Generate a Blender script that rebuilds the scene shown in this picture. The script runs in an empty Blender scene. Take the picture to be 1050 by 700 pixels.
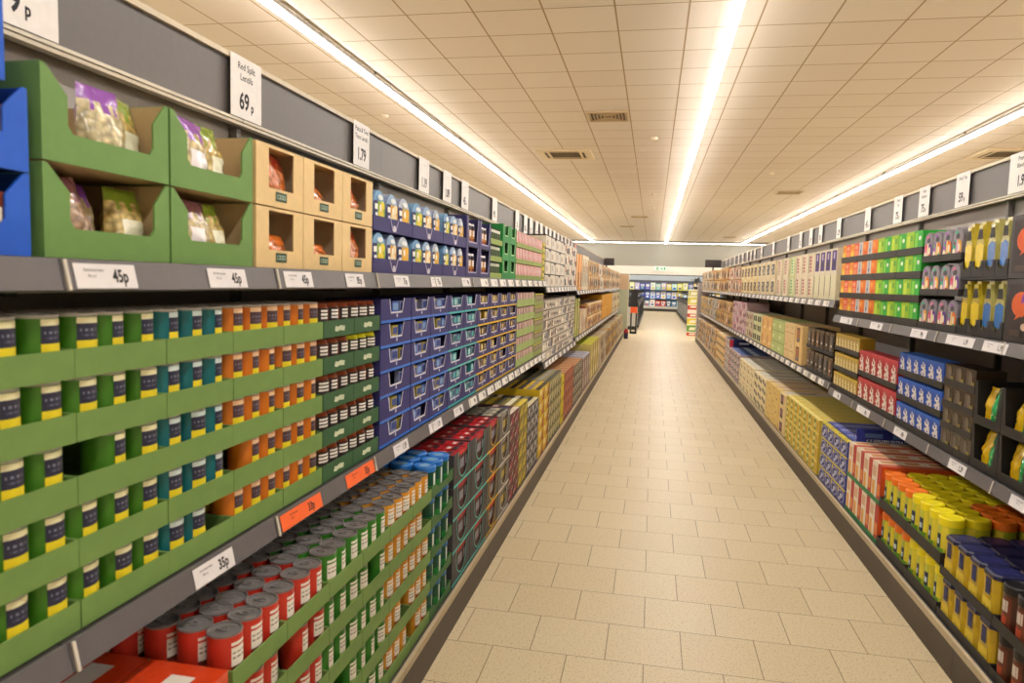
import bpy, math, random
from mathutils import Vector, Matrix, noise
random.seed(7)
C = bpy.context.scene.collection
PI = math.pi

# ------------------------------------------------------------------ materials
def lin(h):
    h = h.lstrip('#')
    v = [int(h[i:i+2], 16)/255 for i in (0, 2, 4)]
    return tuple(c/12.92 if c <= .04045 else ((c+.055)/1.055)**2.4 for c in v) + (1,)
MATS = {}
def m(key):
    """'#rrggbb' or '#rrggbb|finish' -> procedural material"""
    if key in MATS: return MATS[key]
    hx, _, fin = key.partition('|')
    mt = bpy.data.materials.new('surface_' + hx[1:] + ('_' + fin if fin else ''))
    mt.use_nodes = True
    nt = mt.node_tree; N = nt.nodes; L = nt.links
    b = N['Principled BSDF']; col = lin(hx)
    tc = N.new('ShaderNodeTexCoord')
    nz = N.new('ShaderNodeTexNoise'); nz.inputs['Scale'].default_value = 38; nz.inputs['Detail'].default_value = 3
    L.new(tc.outputs['Object'], nz.inputs['Vector'])
    mx = N.new('ShaderNodeMix'); mx.data_type = 'RGBA'
    mx.inputs[6].default_value = tuple(c*.9 for c in col[:3]) + (1,)
    mx.inputs[7].default_value = tuple(min(1, c*1.08) for c in col[:3]) + (1,)
    L.new(nz.outputs['Fac'], mx.inputs[0]); L.new(mx.outputs[2], b.inputs['Base Color'])
    b.inputs['Roughness'].default_value = .6
    if fin == 'gloss': b.inputs['Roughness'].default_value = .28
    if fin == 'satin': b.inputs['Roughness'].default_value = .42
    if fin == 'metal':
        b.inputs['Metallic'].default_value = 1; b.inputs['Roughness'].default_value = .32
    if fin == 'film':
        b.inputs['Roughness'].default_value = .22; b.inputs['Coat Weight'].default_value = .5; b.inputs['Coat Roughness'].default_value = .12
        bp = N.new('ShaderNodeBump'); bp.inputs['Strength'].default_value = .5; bp.inputs['Distance'].default_value = .004
        nz2 = N.new('ShaderNodeTexNoise'); nz2.inputs['Scale'].default_value = 60
        L.new(tc.outputs['Object'], nz2.inputs['Vector']); L.new(nz2.outputs['Fac'], bp.inputs['Height']); L.new(bp.outputs['Normal'], b.inputs['Normal'])
    if fin == 'beans':
        vo = N.new('ShaderNodeTexVoronoi'); vo.inputs['Scale'].default_value = 75
        L.new(tc.outputs['Object'], vo.inputs['Vector'])
        mx.inputs[6].default_value = tuple(min(1, c*1.25) for c in col[:3]) + (1,)
        mx.inputs[7].default_value = tuple(c*.45 for c in col[:3]) + (1,)
        L.new(vo.outputs['Distance'], mx.inputs[0])
        mr = N.new('ShaderNodeMapRange'); mr.inputs[2].default_value = .8
        L.new(vo.outputs['Distance'], mr.inputs[0]); L.new(mr.outputs[0], mx.inputs[0])
        bp = N.new('ShaderNodeBump'); bp.inputs['Strength'].default_value = .8; bp.inputs['Distance'].default_value = .004; bp.invert = True
        L.new(vo.outputs['Distance'], bp.inputs['Height']); L.new(bp.outputs['Normal'], b.inputs['Normal'])
        b.inputs['Roughness'].default_value = .25; b.inputs['Coat Weight'].default_value = .6
    if fin == 'glass':
        b.inputs['Transmission Weight'].default_value = .9; b.inputs['Roughness'].default_value = .05
    if fin == 'leaf':
        b.inputs['Roughness'].default_value = .5
    if fin.startswith('glow'):
        b.inputs['Emission Color'].default_value = col
        b.inputs['Emission Strength'].default_value = float(fin[4:])
    MATS[key] = mt
    return mt

def node_mat(name):
    mt = bpy.data.materials.new(name); mt.use_nodes = True
    MATS[name] = mt
    return mt, mt.node_tree.nodes, mt.node_tree.links, mt.node_tree.nodes['Principled BSDF']

def mat_floor():
    mt, N, L, b = node_mat('floor_tiles')
    tc = N.new('ShaderNodeTexCoord'); mp = N.new('ShaderNodeMapping')
    L.new(tc.outputs['Object'], mp.inputs['Vector'])
    mp.inputs['Location'].default_value = (FX, FY, 0)
    br = N.new('ShaderNodeTexBrick')
    br.inputs['Scale'].default_value = 1; br.inputs['Brick Width'].default_value = .2952; br.inputs['Row Height'].default_value = .3012
    br.inputs['Mortar Size'].default_value = .0021; br.inputs['Mortar Smooth'].default_value = .2; br.inputs['Bias'].default_value = 0
    br.inputs['Color1'].default_value = lin('#d9caa8'); br.inputs['Color2'].default_value = lin('#d4c39f'); br.inputs['Mortar'].default_value = lin('#8a7756')
    L.new(mp.outputs[0], br.inputs['Vector'])
    sp = N.new('ShaderNodeTexNoise'); sp.inputs['Scale'].default_value = 120; sp.inputs['Detail'].default_value = 4
    L.new(tc.outputs['Object'], sp.inputs['Vector'])
    cr = N.new('ShaderNodeValToRGB'); cr.color_ramp.elements[0].position = .33; cr.color_ramp.elements[0].color = (.62, .55, .42, 1)
    cr.color_ramp.elements[1].position = .46; cr.color_ramp.elements[1].color = (1, 1, 1, 1)
    L.new(sp.outputs['Fac'], cr.inputs[0])
    mx = N.new('ShaderNodeMix'); mx.data_type = 'RGBA'; mx.blend_type = 'MULTIPLY'; mx.inputs[0].default_value = .8
    L.new(br.outputs['Color'], mx.inputs[6]); L.new(cr.outputs[0], mx.inputs[7]); L.new(mx.outputs[2], b.inputs['Base Color'])
    n2 = N.new('ShaderNodeTexNoise'); n2.inputs['Scale'].default_value = 6
    L.new(tc.outputs['Object'], n2.inputs['Vector'])
    mr = N.new('ShaderNodeMapRange'); mr.inputs[3].default_value = .38; mr.inputs[4].default_value = .43; b.inputs['Specular IOR Level'].default_value = .4
    L.new(n2.outputs['Fac'], mr.inputs[0]); L.new(mr.outputs[0], b.inputs['Roughness'])
    bp = N.new('ShaderNodeBump'); bp.inputs['Strength'].default_value = .35; bp.inputs['Distance'].default_value = .002; bp.invert = True
    L.new(br.outputs['Fac'], bp.inputs['Height']); L.new(bp.outputs['Normal'], b.inputs['Normal'])
def mat_ceiling():
    mt, N, L, b = node_mat('ceiling_tiles')
    tc = N.new('ShaderNodeTexCoord'); mp = N.new('ShaderNodeMapping')
    L.new(tc.outputs['Object'], mp.inputs['Vector']); mp.inputs['Location'].default_value = (CX, CY, 0)
    br = N.new('ShaderNodeTexBrick'); br.offset = 0
    br.inputs['Scale'].default_value = 1; br.inputs['Brick Width'].default_value = .6; br.inputs['Row Height'].default_value = .6
    br.inputs['Mortar Size'].default_value = .008; br.inputs['Mortar Smooth'].default_value = .15
    br.inputs['Color1'].default_value = lin('#e0d5c8'); br.inputs['Color2'].default_value = lin('#dcd0c2'); br.inputs['Mortar'].default_value = lin('#a28963')
    L.new(mp.outputs[0], br.inputs['Vector'])
    sp = N.new('ShaderNodeTexNoise'); sp.inputs['Scale'].default_value = 90; sp.inputs['Detail'].default_value = 5
    L.new(tc.outputs['Object'], sp.inputs['Vector'])
    mr = N.new('ShaderNodeMapRange'); mr.inputs[3].default_value = .93; mr.inputs[4].default_value = 1.05
    L.new(sp.outputs['Fac'], mr.inputs[0])
    mx = N.new('ShaderNodeMix'); mx.data_type = 'RGBA'; mx.blend_type = 'MULTIPLY'; mx.inputs[0].default_value = 1
    L.new(br.outputs['Color'], mx.inputs[6]); L.new(mr.outputs[0], mx.inputs[7]); L.new(mx.outputs[2], b.inputs['Base Color'])
    b.inputs['Roughness'].default_value = .75
    bp = N.new('ShaderNodeBump'); bp.inputs['Strength'].default_value = .4; bp.inputs['Distance'].default_value = .004; bp.invert = True
    L.new(br.outputs['Fac'], bp.inputs['Height']); L.new(bp.outputs['Normal'], b.inputs['Normal'])

# ------------------------------------------------------------------ mesh builder
class MB:
    def __init__(s): s.v = []; s.f = []; s.mi = []; s.sm = []; s.mk = []
    def mat(s, k):
        if k not in s.mk: s.mk.append(k)
        return s.mk.index(k)
    def face(s, pts, k, smooth=False):
        n = len(s.v); s.v += [tuple(p) for p in pts]; s.f.append(tuple(range(n, n+len(pts)))); s.mi.append(s.mat(k)); s.sm.append(smooth)
    def box(s, x0, x1, y0, y1, z0, z1, k, skip=''):
        n = len(s.v)
        s.v += [(x, y, z) for x in (x0, x1) for y in (y0, y1) for z in (z0, z1)]
        F = {'l': (0, 1, 3, 2), 'r': (4, 6, 7, 5), 'f': (0, 4, 5, 1), 'b': (2, 3, 7, 6), 'd': (0, 2, 6, 4), 'u': (1, 5, 7, 3)}
        for q, f in F.items():
            if q in skip: continue
            s.f.append(tuple(n+i for i in f)); s.mi.append(s.mat(k)); s.sm.append(False)
    def prism(s, out, x0, x1, k, side=None):
        """outline [(y,z)] counter-clockwise seen from +x, extruded x0..x1"""
        side = side or k
        s.face([(x1, y, z) for y, z in out], k)
        s.face([(x0, y, z) for y, z in reversed(out)], side)
        for i in range(len(out)):
            a, b_ = out[i], out[(i+1) % len(out)]
            s.face([(x0, *a), (x0, *b_), (x1, *b_), (x1, *a)], side)
    def ybar(s, out, y0, y1, k):
        """outline [(x,z)] extruded along y"""
        s.face([(x, y0, z) for x, z in out], k); s.face([(x, y1, z) for x, z in reversed(out)], k)
        for i in range(len(out)):
            a, b_ = out[i], out[(i+1) % len(out)]
            s.face([(a[0], y1, a[1]), (b_[0], y1, b_[1]), (b_[0], y0, b_[1]), (a[0], y0, a[1])], k)
    def lathe(s, prof, k, cx=0, cy=0, seg=18, a0=0, a1=2*PI):
        full = abs(a1-a0-2*PI) < 1e-6
        for (r0, z0), (r1, z1) in zip(prof[:-1], prof[1:]):
            n = len(s.v); cnt = seg if full else seg+1
            for r, z in ((r0, z0), (r1, z1)):
                for i in range(cnt):
                    a = a0+(a1-a0)*i/seg
                    s.v.append((cx+r*math.cos(a), cy+r*math.sin(a), z))
            for i in range(seg):
                j = (i+1) % cnt
                if r1 < 1e-6: s.f.append((n+i, n+j, n+cnt+i))
                elif r0 < 1e-6: s.f.append((n+i, n+cnt+j, n+cnt+i))
                else: s.f.append((n+i, n+j, n+cnt+j, n+cnt+i))
                s.mi.append(s.mat(k)); s.sm.append(True)
    def tube(s, pts, r, k, seg=8):
        pts = [Vector(p) for p in pts]; n0 = len(s.v)
        for i, p in enumerate(pts):
            t = (pts[min(i+1, len(pts)-1)]-pts[max(i-1, 0)]).normalized()
            a = t.orthogonal().normalized() if abs(t.z) > .9 else t.cross(Vector((0, 0, 1))).normalized()
            b_ = t.cross(a)
            for j in range(seg):
                w = 2*PI*j/seg; s.v.append(tuple(p+a*r*math.cos(w)+b_*r*math.sin(w)))
        for i in range(len(pts)-1):
            for j in range(seg):
                q = (j+1) % seg
                s.f.append((n0+i*seg+j, n0+i*seg+q, n0+(i+1)*seg+q, n0+(i+1)*seg+j)); s.mi.append(s.mat(k)); s.sm.append(True)
        for e in (0, len(pts)-1):
            s.f.append(tuple(n0+e*seg+j for j in range(seg))); s.mi.append(s.mat(k)); s.sm.append(False)
    def sheet(s, w, h, items, x=0, z0=0, layer=1):
        """flat printed shapes on a front face in the plane x; items: (u0,v0,u1,v1,mat) rect | ('e',cu,cv,ru,rv,mat) | ('p',[(u,v)..],mat)"""
        for i, it in enumerate(items):
            xx = x+.0005*(i+layer)
            if it[0] == 'e':
                _, cu, cv, ru, rv, k = it
                pts = [(cu+ru*math.cos(2*PI*j/14), cv+rv*math.sin(2*PI*j/14)) for j in range(14)]
            elif it[0] == 'p': pts, k = it[1], it[2]
            else:
                u0, v0, u1, v1, k = it; pts = [(u0, v0), (u1, v0), (u1, v1), (u0, v1)]
            s.face([(xx, (u-.5)*w, z0+v*h) for u, v in pts], k)
    def mesh(s, name):
        me = bpy.data.meshes.new(name); me.from_pydata(s.v, [], s.f)
        for k in s.mk: me.materials.append(m(k) if k.startswith('#') else MATS[k])
        me.polygons.foreach_set('material_index', s.mi); me.polygons.foreach_set('use_smooth', s.sm)
        me.validate(); me.update(); return me

# ------------------------------------------------------------------ objects
SEEN = {}
def tag(o, label, cat, group=None):
    nw = len(label.split())
    if not 4 <= nw <= 16: print('LABELLEN', nw, label)
    if label in SEEN and not group: print('DUPLABEL', label)
    SEEN[label] = SEEN.get(label, 0)+1
    o['label'] = label; o['category'] = cat
    if group: o['group'] = group
    return o
def obj(name, me, parent=None, label=None):
    o = bpy.data.objects.new(name, me); C.objects.link(o)
    if parent: o.parent = parent
    if label: o['label'] = label
    return o
def struct(name, mb):
    o = obj(name, mb.mesh(name)); o['kind'] = 'structure'; return o
class Proto:
    """name + parts [(part name, mesh, [(sub name, mesh)], label or None)]"""
    def __init__(s, name, parts): s.name = name; s.parts = parts
def put(p, loc, rot, label, cat, group=None, tilt=None):
    if isinstance(p.parts, bpy.types.Mesh):
        o = obj(p.name, p.parts)
    else:
        o = bpy.data.objects.new(p.name, None); C.objects.link(o); o.empty_display_size = .05
        for q in p.parts:
            c = obj(q[0], q[1], o, q[3] if len(q) > 3 else None)
            for sname, sme in (q[2] if len(q) > 2 else []): obj(sname, sme, c)
    o.location = loc; o.rotation_euler = (tilt[0] if tilt else 0, tilt[1] if tilt else 0, rot)
    return tag(o, label, cat, group)
ONES = ['', 'first', 'second', 'third', 'fourth', 'fifth', 'sixth', 'seventh', 'eighth', 'ninth', 'tenth', 'eleventh', 'twelfth', 'thirteenth', 'fourteenth', 'fifteenth', 'sixteenth', 'seventeenth', 'eighteenth', 'nineteenth']
TENS = {20: 'twent', 30: 'thirt', 40: 'fort', 50: 'fift', 60: 'sixt'}
def nth(n):
    if n < 20: return ONES[n]
    t = n//10*10
    return TENS[t]+'ieth' if n % 10 == 0 else TENS[t]+'y-'+ONES[n % 10]

TXT = {}
def text_mesh(s, size, key, sx=1.0, bold=0.0, align='CENTER'):
    k = (s, size, key, sx, bold, align)
    if k in TXT: return TXT[k]
    cu = bpy.data.curves.new('lettering', 'FONT'); cu.body = s; cu.size = size; cu.align_x = align; cu.align_y = 'CENTER'; cu.offset = bold; cu.resolution_u = 3
    cu.space_line = .8
    ob = bpy.data.objects.new('lettering', cu); me = bpy.data.meshes.new_from_object(ob)
    bpy.data.objects.remove(ob)
    me.transform(Matrix(((0, 0, 1, 0), (sx, 0, 0, 0), (0, 1, 0, 0), (0, 0, 0, 1))))
    me.materials.clear(); me.materials.append(m(key)); TXT[k] = me
    return me
def moved(me, x, y, z):
    c = me.copy(); c.transform(Matrix.Translation((x, y, z))); return c

# side helper: L front faces +x, R front faces -x.  Positions are given as (front x, y along aisle, z)
ROT = {'L': 0, 'R': PI}

# ================================================================== SETTING
H = 3.73
# grid phase of the floor and ceiling tiles
FX, FY = .1217, -3.5839+.3012*20
CX, CY = 1.0075+.6*40, -6.1006+.6*40
mat_floor(); mat_ceiling()
XW0, XW1, YW0, YW1 = -9.0, 10.0, -5.0, 42.8
b = MB(); b.box(XW0, XW1, YW0, YW1, -.1, 0, 'floor_tiles'); struct('floor', b)
b = MB(); b.box(XW0, XW1, YW0, YW1, H, H+.1, 'ceiling_tiles'); struct('ceiling', b)
for nm, (x0, x1, y0, y1) in {'wall_left': (XW0-.1, XW0, YW0, YW1), 'wall_right': (XW1, XW1+.1, YW0, YW1), 'wall_back': (XW0, XW1, YW1, YW1+.1), 'wall_front': (XW0, XW1, YW0-.1, YW0)}.items():
    b = MB(); b.box(x0, x1, y0, y1, 0, H, '#d8cfbd'); struct(nm, b)
# bulkhead over the end of the aisle, with a white fascia band under it
b = MB(); b.box(XW0, XW1, 38.05, 38.2, 2.45, H, '#a3a196'); struct('wall_bulkhead', b)
b = MB(); b.box(XW0, XW1, 37.98, 38.2, 2.02, 2.45, '#f4f0e6'); b.box(XW0, XW1, 37.96, 38.2, 1.98, 2.02, '#4a4640'); struct('trim_1', b)
b = MB(); b.box(XW0, XW1, 42.62, 42.8, 1.70, 2.05, '#c9d3dc'); struct('trim_2', b)

# ------------------------------------------------------------------ ceiling lights
def light_strip(x, y0, y1, label):
    t = bpy.data.objects.new('linear_ceiling_light', None); C.objects.link(t); t.location = (x, y0, H-.10)
    Ly = y1-y0
    b = MB(); b.box(-.032, .032, 0, Ly, .0, .055, '#8a8378|satin'); obj('housing', b.mesh('housing'), t)
    n = int(Ly/1.25)
    d = MB()
    for i in range(n):
        a0, a1 = Ly*i/n, Ly*(i+1)/n
        prof = [(-.036, .0), (-.032, -.018), (-.016, -.026), (.016, -.026), (.032, -.018), (.036, .0)]
        for (xa, za), (xb, zb) in zip(prof[:-1], prof[1:]):
            d.face([(xa, a0, za), (xa, a1, za), (xb, a1, zb), (xb, a0, zb)], '#fffaf4|glow%s' % GLOW)
    obj('diffuser', d.mesh('diffuser'), t)
    u = MB()
    for i in range(n):
        a0, a1 = Ly*i/n, Ly*(i+1)/n
        for sx in (-1, 1):
            u.face([(sx*.0325, a0, .004), (sx*.048, a0, .004), (sx*.048, a1, .004), (sx*.0325, a1, .004)][::sx], '#fffaf4|glow%s' % UPGLOW)
    obj('uplight_slot', u.mesh('uplight_slot'), t)
    h = MB(); h.box(-.012, .012, -.012, .012, .055, .0995, '#7d766b'); hm = h.mesh('ceiling_bracket')
    for k in range(int(Ly/3.6)+1):
        o = obj('ceiling_bracket', hm, t); o.location = (0, min(Ly-.1, .4+k*3.6), 0)
    return tag(t, label, 'ceiling light')
GLOW, UPGLOW = 43, 17
light_strip(.55, -3.5, 37.6, 'long glowing light strip hung down the middle of the aisle ceiling')
light_strip(-3.14, -3.5, 37.6, 'long glowing light strip above the left-hand shelving run')
light_strip(4.22, -3.5, 37.6, 'long glowing light strip above the right-hand shelving run')
light_strip(-6.8, -3.5, 37.6, 'unseen long light strip over the next aisle, far left, added for even light')  # out of view, added to light the ceiling evenly
light_strip(7.9, -3.5, 37.6, 'unseen long light strip over the next aisle, far right, added for even light')  # its unseen counterpart on the right, also added for even light
def cross_strip(y, x0, x1, z, label):
    t = bpy.data.objects.new('linear_ceiling_light', None); C.objects.link(t); t.location = (x0, y, z)
    b = MB(); b.box(0, x1-x0, -.03, .03, 0, H-z, '#8a8378|satin'); obj('housing', b.mesh('housing'), t)
    d = MB(); n = 10
    for i in range(n):
        a0, a1 = (x1-x0)*i/n, (x1-x0)*(i+1)/n
        d.box(a0, a1, -.03, .03, -.025, -.001, '#fffaf4|glow%s' % (GLOW*.22 if y < 39 else GLOW*1.7))
    obj('diffuser', d.mesh('diffuser'), t)
    tag(t, label, 'ceiling light')
cross_strip(37.5, -6.5, 7.6, H-.1, 'glowing light strip running across the far end of the ceiling')
cross_strip(40.2, -6.5, 7.6, H-.1, 'added hidden light strip behind the bulkhead, brightening the rear wall shelves')  # hidden by the bulkhead, added to brighten the area behind it

# ------------------------------------------------------------------ ceiling fittings
def cassette(x, y, label):
    t = bpy.data.objects.new('air_conditioning_cassette', None); C.objects.link(t); t.location = (x, y, H)
    b = MB(); s = .47
    for x0, x1, y0, y1 in ((-s, s, -s, -.36), (-s, s, .36, s), (-s, -.36, -.36, .36), (.36, s, -.36, .36)): b.box(x0, x1, y0, y1, -.03, -.001, '#d9c6a4|satin')
    b.box(-.36, -.26, -.36, .36, -.026, -.001, '#d2bf9c'); b.box(.26, .36, -.36, .36, -.026, -.001, '#d2bf9c'); b.box(-.26, .26, -.36, -.26, -.026, -.001, '#d2bf9c'); b.box(-.26, .26, .26, .36, -.026, -.001, '#d2bf9c')
    obj('frame', b.mesh('frame'), t)
    g = MB(); g.box(-.26, .26, -.26, .26, -.012, -.001, '#4a3c2a')
    for i in range(12): g.box(-.26, .26, -.25+i*.044, -.235+i*.044, -.022, -.012, '#6b5a42')
    obj('intake_grille', g.mesh('intake_grille'), t)
    for (x0, x1, y0, y1) in ((-.345, -.305, -.25, .25), (.305, .345, -.25, .25), (-.25, .25, -.345, -.305), (-.25, .25, .305, .345)):
        f = MB(); f.box(x0, x1, y0, y1, -.0275, -.0262, '#3b2f20'); obj('air_slot', f.mesh('air_slot'), t)
    tag(t, label, 'air conditioner')
cassette(-1.62, 12.8, 'square air conditioning cassette in the ceiling left of the middle light')
cassette(5.5, 13.0, 'square air conditioning cassette in the ceiling above the right header board')
def diffuser(x, y, label):
    t = bpy.data.objects.new('ceiling_vent', None); C.objects.link(t); t.location = (x, y, H)
    b = MB(); s = .285
    b.box(-s, s, -s, -.25, -.02, -.001, '#cbb592'); b.box(-s, s, .25, s, -.02, -.001, '#cbb592'); b.box(-s, -.25, -.25, .25, -.02, -.001, '#cbb592'); b.box(.25, s, -.25, .25, -.02, -.001, '#cbb592')
    obj('frame', b.mesh('frame'), t)
    g = MB(); g.box(-.25, .25, -.25, .25, -.006, -.001, '#57462f')
    obj('duct_opening', g.mesh('duct_opening'), t)
    l = MB()
    for k in range(5):
        r = .05+k*.045
        for (x0, x1, y0, y1) in ((-r, r, -r-.012, -r), (-r, r, r, r+.012), (-r-.012, -r, -r, r), (r, r+.012, -r, r)): l.box(x0, x1, y0, y1, -.018, -.006, '#c4ad88')
    obj('louvre', l.mesh('louvre'), t)
    tag(t, label, 'vent')
diffuser(-.70, 9.98, 'square louvred vent in the ceiling near the middle light strip')
diffuser(-1.1, 28.5, 'small distant square vent in the ceiling left of the middle light')
diffuser(-.55, 24.5, 'distant square ceiling vent, right of the two far vents left of the middle light')
diffuser(3.05, 18.0, 'distant square ceiling vent between the middle and right light strips')
diffuser(3.3, 33.8, 'farthest square ceiling vent beside the right light strip')
for x, y, lab in ((-.08, 11.46, 'small round white ceiling sensor closest to the middle light'), (-3.8, 9.7, 'small round white ceiling sensor above the left header board'),
                  (-.1, 18.4, 'small round ceiling sensor just beyond the cassette'), (-.1, 21.5, 'small far round ceiling sensor near the middle light'), (2.2, 15.0, 'small round ceiling sensor right of the middle light strip')):
    b = MB(); b.lathe([(.055, -.001), (.055, -.015), (.04, -.035), (0, -.04)], '#efe2cc', seg=16)
    o = obj('smoke_detector', b.mesh('smoke_detector')); o.location = (x, y, H); tag(o, lab, 'sensor')

# ------------------------------------------------------------------ shelving runs
KICK, TRIM, RAIL, DECK, BACK = '#564c44', '#b9a88a', '#625e60|satin', '#3f3b39', '#a09a95'
XS = {'L': -.88, 'R': 1.255}; XB = {'L': -1.40, 'R': 1.79}; XF = {'L': -.757, 'R': 1.165}; XH = {'L': -1.36, 'R': 1.755}
def bay(side, y0, y1, zt, zm, label):
    s = 1 if side == 'L' else -1
    t = bpy.data.objects.new('shelving_bay', None); C.objects.link(t); t.location = (XF[side], y0, 0)
    W = y1-y0-.002
    def X(v): return s*(v-0)
    dS = abs(XS[side]-XF[side]); dB = abs(XB[side]-XF[side]); dH = abs(XH[side]-XF[side])
    def bx(mb, d0, d1, ya, yb, z0, z1, k):     # d = distance back from the plinth face
        xs = sorted((-s*d0, -s*d1)); mb.box(xs[0], xs[1], ya, yb, z0, z1, k)
    b = MB(); bx(b, dB, dB+.02, 0, W, 0, 2.16, BACK); obj('back_panel', b.mesh('back_panel'), t)
    b = MB(); bx(b, 0, .02, 0, W, .0, .122, KICK); obj('kick_plate', b.mesh('kick_plate'), t)
    b = MB(); bx(b, 0, .014, 0, W, .123, .150, TRIM); bx(b, .0142, dB-.001, 0, W, .123, .145, DECK); obj('base_deck', b.mesh('base_deck'), t)
    for nm, z in (('shelf', zt), ('shelf', zm)):
        b = MB(); bx(b, dS+.008, dB-.001, 0, W, z-.03, z-.004, DECK)
        for yb in (.02, W-.045): bx(b, dS+.12, dB-.002, yb, yb+.022, z-.062, z-.031, '#2c2927')
        o = obj(nm, b.mesh(nm), t)
        r = MB()
        out = [(-s*(dS+.006), z), (-s*(dS+.002), z), (-s*(dS-.009), z-.048), (-s*(dS+.006), z-.052)]
        if s < 0: out = out[::-1]
        r.ybar(out, 0, W/2-.0015, RAIL); r.ybar(out, W/2+.0015, W, RAIL)
        obj('price_rail', r.mesh('price_rail'), o)
        for yy in (0.0035, W/2+.0045):
            j = MB(); out2 = [(-s*(dS+.000), z-.001), (-s*(dS-.003), z-.001), (-s*(dS-.0135), z-.048), (-s*(dS-.010), z-.049)]
            if s < 0: out2 = out2[::-1]
            j.ybar(out2, yy, yy+.006, '#cfc6b8'); obj('rail_end_clip', j.mesh('rail_end_clip'), o)
    b = MB(); bx(b, dB-.03, dB-.0205+.0195, .0, .022, .15, 1.93, '#6b6661'); obj('upright', b.mesh('upright'), t)
    b = MB(); bx(b, dH, dH+.012, 0, W, 1.945, 2.135, '#625d5b|satin'); bx(b, dH+.013, dB-.001, 0, W, 2.02, 2.06, '#625d5b|satin'); h = obj('header_board', b.mesh('header_board'), t)
    b = MB(); bx(b, dH-.012, dH+.014, 0, W, 2.136, 2.152, '#d8ccb4'); obj('top_edge_strip', b.mesh('top_edge_strip'), h)
    b = MB(); bx(b, dH-.014, dH-.001, 0, W, 1.947, 1.9555, '#d8d0be'); bx(b, dH-.014, dH+.014, 0, W, 1.934, 1.943, '#cfc5b0'); obj('bottom_edge_strip', b.mesh('bottom_edge_strip'), h)
    return tag(t, label, 'shelving')
ZT = lambda y: 1.466 if y < 5.93 else (1.415 if y < 8.43 else 1.365)
ZM = lambda y: .862 if y < 5.93 else (.77 if y < 8.43 else .80)
LB = [-1.56+1.25*i+.0 for i in range(18)]
# left run: boundaries fall at .93, 2.18, 3.43 ...
y = -.32; k = 0
while y < 19.7:
    y1 = y+1.25; 
    if y1 > 19.4: y1 = 19.93
    a = y+.6
    bay('L', y, y1, ZT(a), ZM(a), 'dark grey shelving bay, %s from the camera along the left side' % nth(k+1)); y = y1; k += 1
ZTR = lambda y: 1.283 if y < 5.35 else 1.38
ZMR = lambda y: .772 if y < 5.35 else .80
y = .35; k = 0
while y < 19.0:
    y1 = y+1.25
    if y1 > 19.0: y1 = 19.6
    a = y+.6
    bay('R', y, y1, ZTR(a), ZMR(a), 'dark grey shelving bay, %s from the camera along the right side' % nth(k+1)); y = y1; k += 1

# ------------------------------------------------------------------ camera
f_px, yaw, pitch, roll = 731.2, .1925, .0838, .0281
cy, sy, cp, sp = math.cos(yaw), math.sin(yaw), math.cos(pitch), math.sin(pitch)
Fv = Vector((-sy*cp, cy*cp, -sp)); Rv = Vector((cy, sy, 0)); Uv = Rv.cross(Fv)
c_, s_ = math.cos(roll), math.sin(roll)
R2 = c_*Rv+s_*Uv; U2 = -s_*Rv+c_*Uv
cam = bpy.data.cameras.new('camera'); co = bpy.data.objects.new('camera', cam); C.objects.link(co)
cam.sensor_width = 36; cam.sensor_fit = 'HORIZONTAL'; cam.lens = f_px*36/1050; cam.clip_start = .05
M4 = Matrix((R2, U2, -Fv)).transposed().to_4x4(); M4.translation = Vector((0, 0, 1.45)); co.matrix_world = M4
cam.dof.use_dof = True; cam.dof.focus_distance = 5.0; cam.dof.aperture_fstop = 5.6
bpy.context.scene.camera = co
sc = bpy.context.scene
w = bpy.data.worlds.new('world'); sc.world = w; w.use_nodes = True
w.node_tree.nodes['Background'].inputs[0].default_value = (.9, .85, .75, 1); w.node_tree.nodes['Background'].inputs[1].default_value = .03
sc.view_settings.view_transform = 'Standard'; sc.view_settings.look = 'None'; sc.view_settings.exposure = .10; sc.view_settings.gamma = 1; sc.view_settings.use_curve_mapping = False
#PRODUCTS
# ================================================================== PRODUCTS
R_ = random.Random(11)
def jit(a): return R_.uniform(-a, a)
SH = {('L', 't'): 'left top shelf', ('L', 'm'): 'left middle shelf', ('L', 'b'): 'left bottom shelf', ('R', 't'): 'right top shelf', ('R', 'm'): 'right middle shelf', ('R', 'b'): 'right bottom shelf'}
XP = {('L', 't'): -.897, ('L', 'm'): -.897, ('L', 'b'): -.782, ('R', 't'): 1.272, ('R', 'm'): 1.272, ('R', 'b'): 1.190}
def back(side, x, d): return x-d if side == 'L' else x+d

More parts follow.
